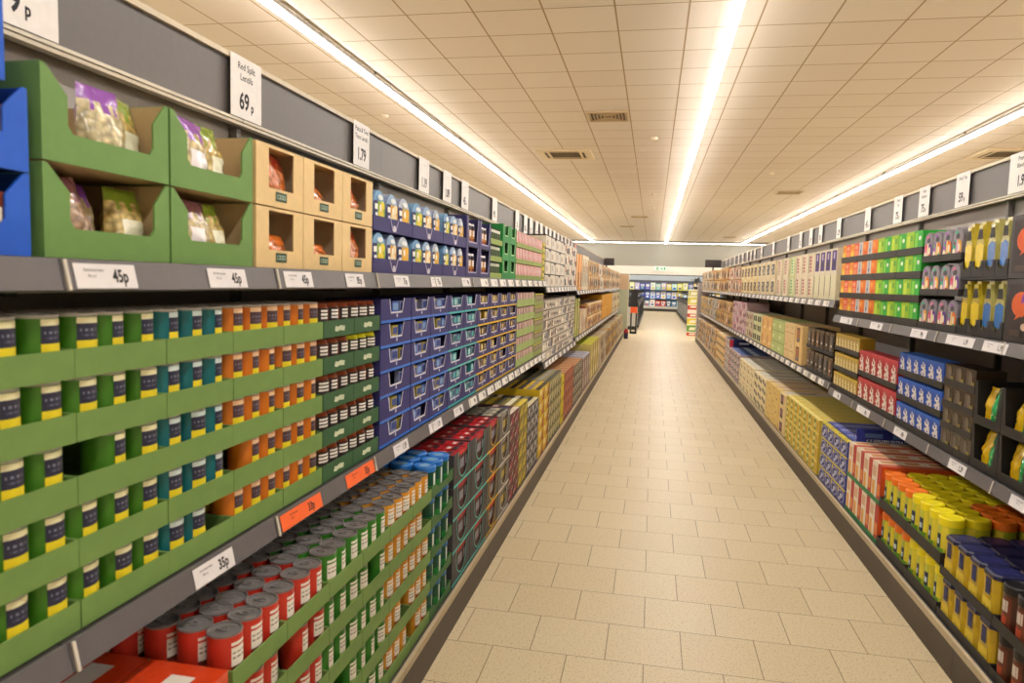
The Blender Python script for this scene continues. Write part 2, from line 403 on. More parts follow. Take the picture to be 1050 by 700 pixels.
# ---- generic meshes (front at x=0, body towards -x, width along y, base z=0)
def tray_mesh(w, d, h, key, hb=None, inner=None, t=.003, notch=False):
    b = MB(); inner = inner or key; hb = hb or h
    if notch:   # front wall dips in the middle
        b.prism([(-w/2, 0), (w/2, 0), (w/2, h), (w*.32, h), (w*.22, h*.62), (-w*.22, h*.62), (-w*.32, h), (-w/2, h)], -t, 0, key)
    else: b.box(-t, 0, -w/2, w/2, 0, h, key)
    b.box(-d, -d+t, -w/2, w/2, 0, hb, key)
    for s in (-1, 1):
        y0, y1 = sorted((s*w/2, s*(w/2-t))); b.box(-d+t, -t, y0, y1, 0, h, key)
    b.box(-d+t, -t, -w/2+t, w/2-t, 0, .002, inner)
    return b.mesh('tray')
def tin_parts(r, h, body, gfx, lid='#b4afa9|satin', seg=20, pull=True):
    b = MB(); b.lathe([(r-.002, 0), (r, .003), (r, .004)], lid, -r, 0, seg); b.lathe([(r-.0007, .004), (r-.0007, h-.005)], body, -r, 0, seg)
    b.lathe([(r-.0007, h-.005), (r, h-.004), (r, h), (r-.003, h), (r-.0035, h-.004), (0, h-.004)], lid, -r, 0, seg)
    l = MB()
    for a0, a1, z0, z1, k in gfx:
        l.lathe([(r+.0002, z0*h), (r+.0002, z1*h)], k, -r, 0, max(3, int(abs(a1-a0)/15)), math.radians(a0), math.radians(a1))
    parts = [('tin_body', b.mesh('tin_body')), ('paper_label', l.mesh('paper_label'))]
    if pull:
        p = MB()
        p.lathe([(r*.62, h-.0038), (r*.60, h-.0030), (r*.55, h-.0038)], lid, -r, 0, seg)
        ring = [( -r-.002+r*.26*math.cos(a), r*.2*math.sin(a), h-.0015) for a in [2*PI*i/10 for i in range(11)]]
        p.tube(ring, .0013, lid, 5); p.box(-r-.002-r*.45, -r-.002-r*.2, -.004, .004, h-.003, h-.001, lid)
        parts.append(('ring_pull', p.mesh('ring_pull')))
    return parts
def bag_mesh(w, h, d, content, top, labelc=None, seed=0, nu=12, nv=16, flop=.0):
    b = MB(); P = {}
    for sd in (1, -1):
        for i in range(nu+1):
            for j in range(nv+1):
                u, v = i/nu, j/nv
                t = d/2*max(0, 1-abs(2*u-1)**2.6)**.5*max(0, min(1, (1-v)*2.0))**.7*max(0, min(1, v*9))**.5
                n = noise.noise(Vector((u*5+seed*3.1, v*7, sd*2.3+seed)))
                t += n*d*.13*(1 if 0 < i < nu and 0 < j < nv else 0)
                wv = w*(1-.10*max(0, v-.6)/.4+.02*math.sin(v*9+seed))
                y = (u-.5)*wv; z = v*h-.012*h*n
                x = -d/2+sd*t+flop*v*v
                b.v.append((x, y, max(0, z)))
    ns = (nu+1)*(nv+1)
    for s_i, sd in enumerate((1, -1)):
        for i in range(nu):
            for j in range(nv):
                a = s_i*ns+i*(nv+1)+j; q = (a, a+nv+1, a+nv+2, a+1)
                if sd < 0: q = q[::-1]
                u, v = (i+.5)/nu, (j+.5)/nv
                k = content+'|beans'
                if v > .80: k = top+'|film'
                elif v > .66 and (int(u*7+seed) % 2): k = top+'|film'
                if labelc and .34 < v < .58 and .25 < u < .75 and sd > 0: k = labelc+'|film'
                b.f.append(q); b.mi.append(b.mat(k)); b.sm.append(True)
    return b.mesh('film_bag')
def srp_mesh(w, h, d, lip, key, inner='#b9a27c', sh=.04, sh2=None):
    """shelf-ready case with shoulder cut-outs and an open top"""
    b = MB(); t = .004; sh2 = sh2 or sh*.8
    b.prism([(-w/2, 0), (w/2, 0), (w/2, h), (w/2-.008, h), (w/2-sh2, h*.72), (w/2-sh2, lip+.012), (w/2-sh2-.01, lip), (-w/2+sh+.01, lip), (-w/2+sh, lip+.012), (-w/2+sh, h*.72), (-w/2+.008, h), (-w/2, h)], -t, 0, key)
    for s in (-1, 1):
        y0, y1 = sorted((s*w/2, s*(w/2-t))); b.box(-d, -t, y0, y1, 0, h, key)
        y0, y1 = sorted((s*(w/2-t), s*(w/2-t-.001))); b.box(-d+t, -t-.0005, y0, y1, .004, h-.001, inner)
    b.box(-d, -d+t, -w/2+t, w/2-t, 0, h, key); b.box(-d+t, -d+t+.001, -w/2+t, w/2-t, .003, h-.001, inner)
    b.box(-d+t, -t, -w/2+t, w/2-t, 0, .003, inner)
    return b.mesh('case_shell')
def window_mesh(w, h, d, u0, u1, v0, v1, key, inner='#8a7560'):
    b = MB(); t = .003; Z = lambda v: v*h; Y = lambda u: (u-.5)*w
    b.box(-t, 0, -w/2, w/2, 0, Z(v0), key); b.box(-t, 0, -w/2, w/2, Z(v1), h, key)
    b.box(-t, 0, -w/2, Y(u0), Z(v0), Z(v1), key); b.box(-t, 0, Y(u1), w/2, Z(v0), Z(v1), key)
    for s in (-1, 1):
        y0, y1 = sorted((s*w/2, s*(w/2-t))); b.box(-d, -t, y0, y1, 0, h, key)
        y0, y1 = sorted((s*(w/2-t), s*(w/2-t-.001))); b.box(-d+t, -t-.0005, y0, y1, .003, h-.003, inner)
    b.box(-d, -d+t, -w/2+t, w/2-t, 0, h, key); b.box(-d+t, -d+t+.001, -w/2+t, w/2-t, .003, h-.003, inner)
    b.box(-d+t, -t, -w/2+t, w/2-t, 0, .003, key); b.box(-d+t, -t, -w/2+t, w/2-t, h-.003, h, key)
    return b.mesh('carton_shell')
def box_mesh(w, h, d, key, front=(), top=(), left=(), side=None, nm='carton'):
    """closed carton with printed front / top / near-end panels; left = panels on the end facing the camera side"""
    b = MB(); b.box(-d, 0, -w/2, w/2, 0, h, key)
    b.sheet(w, h, front, 0)
    for i, (u0, v0, u1, v1, k) in enumerate(top):    # u across width, v depth (0 = front)
        z = h+.0005*(i+1); b.face([(-v0*d, (u0-.5)*w, z), (-v0*d, (u1-.5)*w, z), (-v1*d, (u1-.5)*w, z), (-v1*d, (u0-.5)*w, z)][::1], k)
    for s, items in ((-1, left), (1, side or ())):
        for i, (u0, v0, u1, v1, k) in enumerate(items):   # u along depth from the front
            yy = s*(w/2+.0005*(i+1)); b.face([(-u0*d, yy, v0*h), (-u1*d, yy, v0*h), (-u1*d, yy, v1*h), (-u0*d, yy, v1*h)], k)
    return b.mesh(nm)
def ucut_mesh(w, h, d, key, line, ur, uw, inner='#17151a', edge=None, wedge=False):
    """case with a U (or trapezoid) shaped finger cut-out in the front, outlined in a colour"""
    b = MB(); t = .003; hw = uw/2
    if wedge: inn = [(hw, h), (hw*.72, h-ur), (-hw*.8, h-ur), (-hw, h)]
    else: inn = [(hw*math.cos(a), (h-ur+hw)-hw*math.sin(a)) for a in [PI*i/10 for i in range(11)]]; inn = [(hw, h)]+inn+[(-hw, h)]
    b.prism([(-w/2, 0), (w/2, 0), (w/2, h)]+inn+[(-w/2, h)], -t, 0, key)
    for p, q in zip(inn[:-1], inn[1:]):   # outline
        dy, dz = q[0]-p[0], q[1]-p[1]; l = math.hypot(dy, dz) or 1; o = (-dz/l*.0065, dy/l*.0065)
        b.face([(.0006, p[0], p[1]), (.0006, q[0], q[1]), (.0006, q[0]-o[0], q[1]-o[1]), (.0006, p[0]-o[0], p[1]-o[1])][::-1], line)
    for s in (-1, 1):
        y0, y1 = sorted((s*w/2, s*(w/2-t))); b.box(-d, -t, y0, y1, 0, h, key)
    b.box(-d, -d+t, -w/2+t, w/2-t, 0, h, key); b.box(-d+t, -t, -w/2+t, w/2-t, 0, .003, inner)
    if edge: b.box(.0002, .0012, -w/2, w/2, .0, .0095, edge)
    return b.mesh('case_shell')

def place(side, lv, proto, y, z, label, cat, group=None, setback=0, rj=.0, tilt=None, x=None):
    xx = XP[(side, lv)] if x is None else x
    return put(proto, (back(side, xx, setback), y, z), ROT[side]+jit(rj), label, cat, group, tilt)
def tiers(side, lv, desc, cat, proto, y0, y1, n, z0, pitch, nt, group=None, setback=0, rows=1, rowd=0, toprows=None, skip=(), rj=.01, gap=0, rowword=True):
    """a block of identical items: n along the shelf, nt high, rows deep (extra rows only on the top tier)"""
    W = (y1-y0)/n
    for t in range(nt):
        nr = (toprows or rows) if t == nt-1 else rows
        for r in range(nr):
            for i in range(n):
                if (t, i, r) in skip or (t, i) in skip: continue
                lab = desc
                if nt > 1: lab += ', %s tier up' % nth(t+1)
                if (toprows or rows) > 1: lab += ', %s row back' % nth(r+1)
                if n > 1: lab += ', %s from near end' % nth(i+1)
                if len((lab+', '+SH[side, lv]).split()) > 16: lab = lab.replace(' from near end', ' along')
                lab += ', '+SH[side, lv]
                p = proto[(t+i+r) % len(proto)] if isinstance(proto, list) else proto
                place(side, lv, p, y0+W*(i+.5), z0+pitch*t, lab, cat, group, setback+r*rowd, rj)

# ================= LEFT MIDDLE: tins in green trays ====================
def tin(body, dark='#23243a', cream='#e6e0b4', low='#e8d21c', h=.100):
    g = [(-30, 36, .84, .94, cream), (-30, 36, .56, .84, dark), (-30, 36, .40, .56, low), (-22, 26, .71, .75, '#7a7a8c'), (-16, 22, .63, .66, '#5a5a74')]
    return Proto('tin_can', tin_parts(.0352, h, body+'|satin', g))
GTIN, TTIN, OTIN = tin('#3f7a16'), tin('#0b6b72', cream='#cfdfe0'), tin('#d9781a', '#4a3036', '#f0c9a0')
TRAYG = '#6f8f4a'
tr3 = Proto('cardboard_tray', tray_mesh(.2165, .235, .047, TRAYG))
zt0, pit = .862, .1035
edges = [.755+.218*i for i in range(6)]
for t in range(5):
    for i in range(5):
        place('L', 'm', tr3, edges[i]+.109+jit(.0015), zt0+.0005+pit*t, 'pale green cardboard tin tray, %s tier up, %s from near end, left middle shelf' % (nth(t+1), nth(i+1)), 'tray', 'pale green trays of tins on the left middle shelf', rj=.004)
for nm, p, a, n, cols in (('green tin', GTIN, edges[0], 6, 2), ('teal tin', TTIN, edges[2], 3, 1), ('orange tin', OTIN, edges[3], 6, 2)):
    W = .218*cols/n
    for t in range(5):
        for r in range(2):
            for i in range(n):
                if r == 1 and t < 4 and (t*3+i) % 3: continue
                if r == 0 and (t, i, nm) in ((2, 3, 'green tin'), (0, 2, 'teal tin'), (1, 0, 'orange tin')): continue
                place('L', 'm', p, a+W*(i+.5)+jit(.001), zt0+.003+pit*t, '%s in green tray, %s tier up, %s along%s, left middle shelf' % (nm, nth(t+1), nth(i+1), ', behind front row' if r else ''), 'tin can', nm+'s on the left middle shelf', setback=.006+r*.074, rj=.22)
# brown jars in dark green trays
def small_jar(body, lab, cap, r=.029, h=.094, name='glass_jar', extra=(), lab_z=(.12, .72)):
    b = MB(); b.lathe([(0, 0), (r-.003, 0), (r, .004), (r, h*.88), (r*.86, h*.92)], body+'|gloss', -r, 0, 16)
    l = MB(); l.lathe([(r+.0004, h*lab_z[0]), (r+.0004, h*lab_z[1])], lab, -r, 0, 8, math.radians(-60), math.radians(60))
    for a0, a1, z0, z1, k in extra: l.lathe([(r+.0009, z0*h), (r+.0009, z1*h)], k, -r, 0, 6, math.radians(a0), math.radians(a1))
    c = MB(); c.lathe([(r*.90, h*.9), (r*.92, h*.99), (r*.86, h), (0, h)], cap, -r, 0, 16)
    return Proto(name, [('jar_body', b.mesh('jar_body')), ('label', l.mesh('label')), ('cap', c.mesh('cap'))])
BX = [(-45, 45, .74, .80, '#f0eae2'), (-45, 45, .63, .70, '#f0eae2'), (-45, 45, .53, .59, '#e8e0d8')]
BJ = small_jar('#8a3c18', '#2a1a1c', '#8a3c18|satin', r=.032, extra=BX, lab_z=(.1, .86)); YJ = small_jar('#d6d41a', '#2a2a20', '#d6d41a|satin', r=.032, extra=BX, lab_z=(.1, .86))
dt = tray_mesh(.207, .20, .048, '#2f5a34')
plq = MB(); plq.sheet(.07, .018, [('p', [(.0, .2), (.25, .0), (.5, .2), (.95, 0), (1, .8), (.6, 1), (.3, .8), (.1, 1)], '#cfd6b8')], .0005, .014)
DT = Proto('cardboard_tray', [('tray_body', dt), ('printed_badge', plq.mesh('printed_badge'))])
for t in range(5):
    for i in range(2):
        y0 = 1.848+.21*i
        place('L', 'm', DT, y0+.105, zt0+.0005+pit*t, 'dark green jar tray, %s tier up, %s of pair, left middle shelf' % (nth(t+1), ('nearer', 'farther')[i]), 'tray', 'dark green trays of jars on the left middle shelf')
        for j in range(3):
            for r in range(2 if t == 4 else 1):
                yel = t == 3 and i == 1
                place('L', 'm', YJ if yel else BJ, y0+.036+.069*j, zt0+.004+pit*t, '%s jar, %s tier up, %s along%s, dark green tray, left middle shelf' % ('yellow' if yel else 'brown', nth(t+1), nth(i*3+j+1), ', behind' if r else ''), 'jar', 'small jars in dark green trays, left middle shelf', setback=.008+r*.062, rj=.2)
# navy cases with a wedge cut-out
NAVY = '#2d2a6b'
def sachet(c1, c2, w=.058, h=.070, name='sachet_pack', nm='sachet'):
    return Proto(name, box_mesh(w, h, .018, c1+'|satin', [(.1, .55, .9, .9, c2), (.25, .15, .75, .42, '#c8c6cc')], nm=nm))
def navy_block(y0, y1, edge, word, packs, big=False):
    w = y1-y0-.004; nt = 6; pt = .0865
    cs = Proto('display_case', ucut_mesh(w, .083, .20, '#302c6c', '#d9d6e4', .052, w*(.50 if big else .74), edge=edge+'|satin', wedge=True) )
    dot = MB(); dot.sheet(.014, .014, [('e', .5, .5, .5, .5, '#cfcce4')], .0008, .016)
    dm = dot.mesh('printed_dot')
    cs = Proto('display_case', [('case_shell', cs.parts), ('printed_dot', dm)])
    for t in range(nt):
        place('L', 'm', cs, (y0+y1)/2, zt0+.0005+pt*t, 'navy display case with %s, %s tier up, left middle shelf' % (word, nth(t+1)), 'case', 'navy display cases on the left middle shelf', rj=.003)
        n = 3
        for j in range(n):
            if (t*2+j+int(y0*10)) % 9 == 0: continue
            p = packs[(t+j) % len(packs)]
            place('L', 'm', p, (y0+y1)/2+(j-1)*w*.25, zt0+.004+pt*t, 'packet, %s, case with %s, %s tier up, left middle' % (('near side', 'centre', 'far side')[j], word, nth(t+1)), 'packet', 'small packets inside the navy cases', setback=.006, rj=.05)
SA = [sachet('#2a52a8', '#7f9fd0'), sachet('#7f88b0', '#2f3f86'), sachet('#a8983a', '#3a4a90')]
SB = [sachet('#2f9aa4', '#a0d0d0'), sachet('#8a9ab0', '#1d6a78'), sachet('#4a4a88', '#5ab0b0')]
SC = [sachet('#a8861c', '#d8c890'), sachet('#5a3f22', '#c0a870'), sachet('#8a8498', '#6a4a2a')]
navy_block(2.274, 2.586, '#2f6fd0', 'blue edge nearest the camera', SA, True)
nb = [2.589, 2.829, 3.095, 3.363, 3.64, 3.92, 4.18, 4.455, 4.74]
wds = ['blue edge, second column', 'blue edge, third column', 'teal edge, nearer column', 'teal edge, farther column', 'yellow edge, first column', 'yellow edge, second column', 'yellow edge, third column', 'yellow edge, fourth column']
for i in range(8):
    navy_block(nb[i], nb[i+1], ['#2f6fd0', '#2f6fd0', '#3fb0b4', '#3fb0b4', '#d9b21c', '#d9b21c', '#d9b21c', '#d9b21c'][i], wds[i], [SA, SA, SB, SB, SC, SC, SC, SC][i])
# pink packs in pale trays, then olive packs with yellow edge
PK = Proto('card_pack', box_mesh(.056, .092, .16, '#c79a9c', [(.1, .5, .45, .95, '#7a3548'), (.5, .5, .9, .95, '#ecd9c6'), (0, .0, 1, .42, '#d9b0b0')]))
tr4 = Proto('cardboard_tray', tray_mesh(.238, .18, .050, '#9db06a'))
for i in range(3):
    for t in range(5):
        y0 = 4.752+.243*i
        place('L', 'm', tr4, y0+.12, zt0+.0005+pit*t, 'light green tray of pink packs, %s tier up, %s along, left middle shelf' % (nth(t+1), nth(i+1)), 'tray', 'light green trays of pink packs, left middle shelf')
        for j in range(4): place('L', 'm', PK, y0+.033+.058*j, zt0+.0035+pit*t, 'pink pack in light tray, %s tier up, %s along, left middle shelf' % (nth(t+1), nth(i*4+j+1)), 'pack', 'pink packs on the left middle shelf', setback=.005)
OL = Proto('card_pack', box_mesh(.104, .095, .18, '#8f9a54', [(0, .92, 1, 1, '#dccb2a'), (0, .45, 1, .9, '#3a3026'), (.08, .5, .42, .86, '#b9a98a'), (.55, .5, .9, .86, '#a7937a')]))
tiers('L', 'm', 'olive and black yellow-edged pack', 'pack', OL, 5.485, 5.915, 4, zt0+.001, .1, 5, 'olive packs on the left middle shelf')
# low bay: white/brown packs
V_ = random.Random(9)
def mixv(n, w, h, d, bases, acc, dark='#2c2628', nm='printed_carton', band=None, dens=1):
    """n variants of a printed carton: a window, bars and blocks in accent and dark colours"""
    def dk(h, f=.80): return '#'+''.join('%02x' % int(int(h[q:q+2], 16)*f) for q in (1, 3, 5))
    bases = [dk(c, .88) for c in bases]; acc = [dk(c, .84) for c in acc]
    out = []
    for i in range(n):
        it = []
        u = V_.uniform(.03, .09)
        while u < .9:
            ww = V_.uniform(.14, .34)
            r = V_.random()
            c = dark if r < .50*dens else (V_.choice(acc) if r < .8 else '#f2e8d4')
            v0 = V_.uniform(.05, .35); v1 = V_.uniform(.5, .95)
            if V_.random() < .3: it.append(('e', min(.9, u+ww/2), (v0+v1)/2, ww/2, (v1-v0)/2.4, c))
            else: it.append((u, v0, min(.97, u+ww), v1, c))
            u += ww+V_.uniform(.03, .1)
        if band: it.append((0, .90, 1, 1, band))
        tc = V_.choice(acc)
        out.append(Proto(nm, box_mesh(w, h, d, V_.choice(bases), it, top=[(.08, .04, .92, .96, V_.choice(bases)), (.2, .1, .5, .9, tc), (.6, .3, .8, .7, dark)], side=[(.05, .1, .9, .9, V_.choice(bases))], left=[(.1, .2, .5, .8, tc)])))
    return out
z1 = .771
tiers('L', 'm', 'white and brown printed carton', 'carton', mixv(7, .24, .087, .25, ['#e4dacb', '#dccdbd', '#e8e0d4'], ['#b79a8c', '#8c8aa8', '#d0a896', '#c98a74', '#e8c0b0'], '#3a2c2a', 'biscuit_carton', '#54463c', 1.2), 5.96, 8.41, 10, z1, .0895, 6, 'white and brown cartons on the left middle shelf')
GB = Proto('tall_carton', box_mesh(.21, .46, .35, '#b3b45a', [(0, 0, .12, 1, '#1f1a16'), (.88, 0, 1, 1, '#1f1a16'), (.3, .2, .7, .8, '#d9cf8c')]))
tiers('L', 'm', 'tall green carton with black edges', 'carton', GB, 8.46, 9.02, 2, .802, .5, 1)
tiers('L', 'm', 'orange and white upright carton', 'carton', mixv(4, .23, .30, .3, ['#e8c89c', '#f0e4d0'], ['#e07a1c', '#d9982c', '#f0ece4'], '#8a4a1c', 'pasta_carton', None, .4), 9.1, 10.05, 4, .802, .3, 1)
def opk(base, a, bcol, w, h, d=.3, nm='pasta_carton'):
    return Proto(nm, box_mesh(w, h, d, base, [(.12, .1, .42, .75, a), (.56, .18, .9, .85, bcol), (0, .9, 1, 1, '#f0dfb9'), (.2, .3, .34, .6, '#f5ead2')], top=[(.1, .1, .5, .9, bcol)]))
tiers('L', 'm', 'orange and cream carton', 'carton', mixv(6, .30, .17, .3, ['#dfa862', '#e3b774', '#e8d0a0'], ['#b5662a', '#d98a3a', '#c0483a', '#7a4a70'], '#4a2c34', 'pasta_carton', '#f0dfb9'), 10.1, 13.0, 9, .802, .19, 2, 'orange cartons on the left middle shelf')
tiers('L', 'm', 'plain amber carton', 'carton', [Proto('amber_carton', box_mesh(.38, .225, .4, '#d0930f', [(.1, .86, .9, .9, '#e8b84a')]))], 13.05, 16.3, 8, .802, .228, 2, 'amber cartons on the left middle shelf')
tiers('L', 'm', 'cream carton with amber print', 'carton', mixv(4, .36, .22, .3, ['#e0cfa4', '#e6d9b8'], ['#c9962a', '#a97a4a', '#d0a03a'], '#6a5a48', 'amber_carton'), 16.4, 19.8, 9, .802, .225, 2, 'cream cartons on the left middle shelf')

# ================= LEFT TOP ====================
zt = 1.4665
blue = srp_mesh(.29, .119, .38, .04, '#1257c8', '#0d3f96', .05)
bt = MB(); bt.sheet(.10, .03, [(.05, .1, .5, .45, '#b9c24a'), (.05, .6, .8, .9, '#dfe04a')], .0006, .05)
BLUE = Proto('display_case', [('case_shell', blue), ('printed_text', moved(bt.mesh('printed_text'), 0, -.05, 0))])
BP = Proto('snack_pack', box_mesh(.055, .085, .12, '#7c3a1c|gloss', [(.1, .5, .9, .75, '#f0e6d8'), (.2, .78, .8, .92, '#d9c23a'), (.15, .2, .85, .3, '#e8e0d0')]))
for t in range(4):
    place('L', 't', BLUE, .752-(.035 if t > 1 else 0), zt+.0005+.121*t, 'bright blue display case, %s in the stack at the left edge' % ['lowest', 'second lowest', 'second highest', 'highest'][t], 'case', 'blue display cases stacked on the left top shelf', setback=.0+.008*(t == 3))
    for j in range(3): place('L', 't', BP, .752-(.035 if t > 1 else 0)+.062*(j-1)+.02, zt+.004+.121*t, 'brown snack pack, %s in the %s blue case, left top shelf' % (['near side', 'centre', 'far side'][j], ['lowest', 'second lowest', 'second highest', 'highest'][t]), 'pack', 'brown packs inside the blue cases', setback=.006+.008*(t == 3))
GS = '#688f48'
gA = Proto('display_case', srp_mesh(.283, .142, .30, .046, GS, '#c2a87c', .05)); gB = Proto('display_case', srp_mesh(.279, .142, .30, .046, GS, '#c2a87c', .05))
bag_id = 0
def bags(side, lv, y, z, specs, where, group, w=.075, h=.118):
    global bag_id
    for j, (dy, cont, top, lab, word, sb) in enumerate(specs):
        if w < .1: dy += .014
        bag_id += 1
        p = Proto('food_bag', bag_mesh(w, h, .05, cont, top, lab, bag_id, flop=-.01))
        place(side, lv, p, y+dy, z, '%s, %s' % (word, where), 'bag', group, setback=sb, rj=.16, tilt=(jit(.12), 0))
for ci, (yc, pA) in enumerate(((1.062, gA), (1.349, gB))):
    for t in range(2):
        wh = ['lower', 'upper'][t]+' '+['nearer', 'farther'][ci]+' green case, left top shelf'
        place('L', 't', pA, yc, zt+.0005+.1455*t, 'green cardboard display case of bags, %s' % (['lower', 'upper'][t]+' '+['nearer', 'farther'][ci]+', left top shelf'), 'case')
        sp = [(-.066, '#b08a68', '#7a4a52', None, 'maroon-topped bag of pulses', .012), (-.004, '#dcc896', '#8a4aa8', '#e8dcea', 'purple-topped bag of pale pulses', .064), (.008, '#d8c088', '#8f6aa0', None, 'rear purple-topped bag of pulses', .13), (.074, '#d0b468', '#7f962a', '#e9e6c8', 'green-topped bag of yellow pulses', .03)]
        if t == 1: sp[1] = (.0, '#e0d0a0', '#8a4aa8', None, 'purple-topped bag of pale pulses', .014); sp[0] = (-.068, '#b08a68', '#7a4a52', None, 'maroon-topped bag of pulses', .07)
        if ci == 1: sp = [(-.05, '#dcc896', '#8a4aa8' if t else '#7a4a52', '#f0e8ea', ('purple' if t else 'maroon')+'-topped bag of pale pulses', .012), (.035, '#d0b468', '#7f962a', '#e9e6c8', 'green-topped bag of yellow pulses', .02)]
        bags('L', 't', yc-.0, zt+.005+.1455*t, sp, wh, None, w=.088, h=.125+.016*t)
# cream window cartons
CRM = '#e3c48c'
plm = MB(); plm.sheet(.052, .022, [(0, 0, 1, 1, '#2f4a3a'), (.1, .25, .9, .75, '#9fb3a0'), (.16, .36, .3, .64, '#2f4a3a'), (.42, .36, .52, .64, '#2f4a3a'), (.66, .36, .76, .64, '#2f4a3a')], .0006, .014)
plm = plm.mesh('printed_badge')
wb = [1.502, 1.728, 1.965, 2.192]
for i in range(3):
    w = wb[i+1]-wb[i]-.003
    for t in range(2):
        P = Proto('window_carton', [('carton_shell', window_mesh(w, .142, .28, .25, .78, .30, .95, CRM, '#c9b294')), ('printed_badge', plm)])
        w2 = ['lower', 'upper'][t]+' row, '+nth(i+1)+' from near end'
        place('L', 't', P, (wb[i]+wb[i+1])/2, zt+.0005+.1455*t, 'cream window carton, %s, left top shelf' % w2, 'carton', 'cream window cartons on the left top shelf')
        hgt = {(0, 1): .132, (1, 1): .085, (2, 1): .112, (0, 0): .08, (1, 0): .07, (2, 0): .128}[(i, t)]
        top = '#c23a2a' if hgt > .11 else '#6f9a3a'
        bags('L', 't', (wb[i]+wb[i+1])/2+(.012 if hgt > .1 else -.0), zt+.005+.1455*t, [(0, '#e07a34', top if hgt > .11 else '#d9702c', None, 'bag of orange lentils', .010)], 'inside cream carton, '+w2+', left top shelf', None, w=.13, h=hgt)
# navy trays with arched pouches
def arch_mesh(w, h, d, base, items, name='pouch'):
    b = MB(); hw = w/2
    out = [(-hw, 0), (hw, 0)]+[(hw*math.cos(a), h-hw*.95+hw*.95*math.sin(a)) for a in [PI*i/12 for i in range(13)]]
    b.prism(out, -d, 0, base+'|satin')
    sky = [(hw, h*.70)]+[(y, z) for y, z in out[2:] if z >= h*.70]+[(-hw, h*.70)]
    b.face([(.0005, y*.96, z-.001) for y, z in sky], items[0])
    b.sheet(w, h, [(.38, .02, 1, .72, items[1]), ('e', .66, .36, .24, .2, items[2]), ('e', .78, .62, .16, .12, items[2]), ('e', .58, .56, .1, .1, '#f4ecd8'), ('p', [(.0, .02), (.36, .02), (.30, .5), (.34, .72), (0, .72)], items[3]), ('e', .55, .82, .22, .07, '#e8eef0'), (.06, .50, .30, .64, '#f2f0ea'), (.1, .34, .3, .42, '#dfe2ee'), (.1, .2, .3, .28, '#dfe2ee')], .0005)
    return b.mesh(name)
AR = [Proto('rice_pouch', arch_mesh(.112, .130, .05, '#6f9cc4', ['#7aa8d0', '#8fae2c', '#e6cf3a', '#2c2a66'])), Proto('rice_pouch', arch_mesh(.112, .130, .05, '#8a9cc0', ['#9cb9d8', '#d9a03a', '#f0dcae', '#2c2a66'])), Proto('rice_pouch', arch_mesh(.112, .130, .05, '#8f9ab8', ['#b9c4d4', '#c9a45a', '#e8b02c', '#2c2a66']))]
ye = [2.198, 2.585, 2.985, 3.372]
for i in range(3):
    w = ye[i+1]-ye[i]-.004; yc = (ye[i]+ye[i+1])/2
    T = MB(); T2 = tray_mesh(w, .26, .048, '#2c2668')
    e = MB(); e.sheet(.09, .05, [('p', [(0, 1), (.06, 1), (.34, .3), (.66, .3), (.94, 1), (1, 1), (.70, .14), (.30, .14)], '#b9b2cc'), ('p', [(.34, .08), (.66, .08), (.62, .5), (.38, .5)], '#d6cfda')], .0006, .001)
    P = Proto('cardboard_tray', [('tray_body', T2), ('printed_emblem', e.mesh('printed_emblem'))])
    for t in range(2):
        place('L', 't', P, yc, zt+.0005+.139*t, 'navy tray of arched pouches, %s tier, %s from near end, left top shelf' % (['lower', 'upper'][t], nth(i+1)), 'tray', 'navy trays of arched pouches on the left top shelf')
        for j in range(3):
            place('L', 't', AR[j], yc+(j-1)*w*.31-.006, zt+.004+.139*t, 'arched pouch, %s tray, %s along, left top shelf' % (['lower', 'upper'][t], nth(i*3+j+1)), 'pouch', 'arched pouches in the navy trays', setback=.008, rj=.06)
            place('L', 't', AR[(j+1) % 3], yc+(j-1)*w*.31-.002, zt+.004+.139*t, 'arched pouch behind the front one, %s tray, %s along, left top shelf' % (['lower', 'upper'][t], nth(i*3+j+1)), 'pouch', 'arched pouches in the navy trays', setback=.066, rj=.06)
# dark navy cases with tall slot and bottles
BOT = small_jar('#2a2030', '#c98a3a', '#e6e2e8', r=.026, h=.115, name='sauce_bottle', extra=[(-35, 35, .45, .7, '#e8e0dc'), (-35, 35, .2, .35, '#8a2f22')])
DK = Proto('display_case', ucut_mesh(.262, .148, .25, '#302c66', '#a8a6cc', .128, .21, wedge=True))
for i in range(2):
    for t in range(2):
        yc = 3.508+.265*i
        place('L', 't', DK, yc, zt+.0005+.15*t, 'dark navy bottle case, %s tier, %s column, left top shelf' % (['lower', 'upper'][t], ['nearer', 'farther'][i]), 'case', 'dark navy bottle cases, left top shelf')
        for j in range(3): place('L', 't', BOT, yc+(j-1)*.065, zt+.004+.15*t, 'dark bottle, %s tier, %s along, navy cases, left top shelf' % (['lower', 'upper'][t], nth(i*3+j+1)), 'bottle', 'dark bottles in the navy cases', setback=.012)
WJ = small_jar('#d8dccb', '#4a5a3a', '#2a2a30', r=.024, h=.09, name='spice_jar')
WT = Proto('cardboard_tray', tray_mesh(.31, .18, .03, '#8da24c'))
for t in range(3):
    place('L', 't', WT, 4.06, zt+.0005+.096*t, 'light green tray of spice jars, %s tier up, left top shelf' % nth(t+1), 'tray')
    for j in range(5): place('L', 't', WJ, 3.94+.06*j, zt+.004+.096*t, 'small white spice jar, %s tier up, %s from near end, left top shelf' % (nth(t+1), nth(j+1)), 'jar', 'white spice jars, left top shelf', setback=.008)
GC = Proto('display_case', ucut_mesh(.212, .108, .24, '#1d8a3c', '#bfe0a8', .07, .12, wedge=True))
RP = Proto('card_pack', box_mesh(.09, .07, .12, '#a02a2a', [(.1, .3, .9, .8, '#4a6a3a')]))
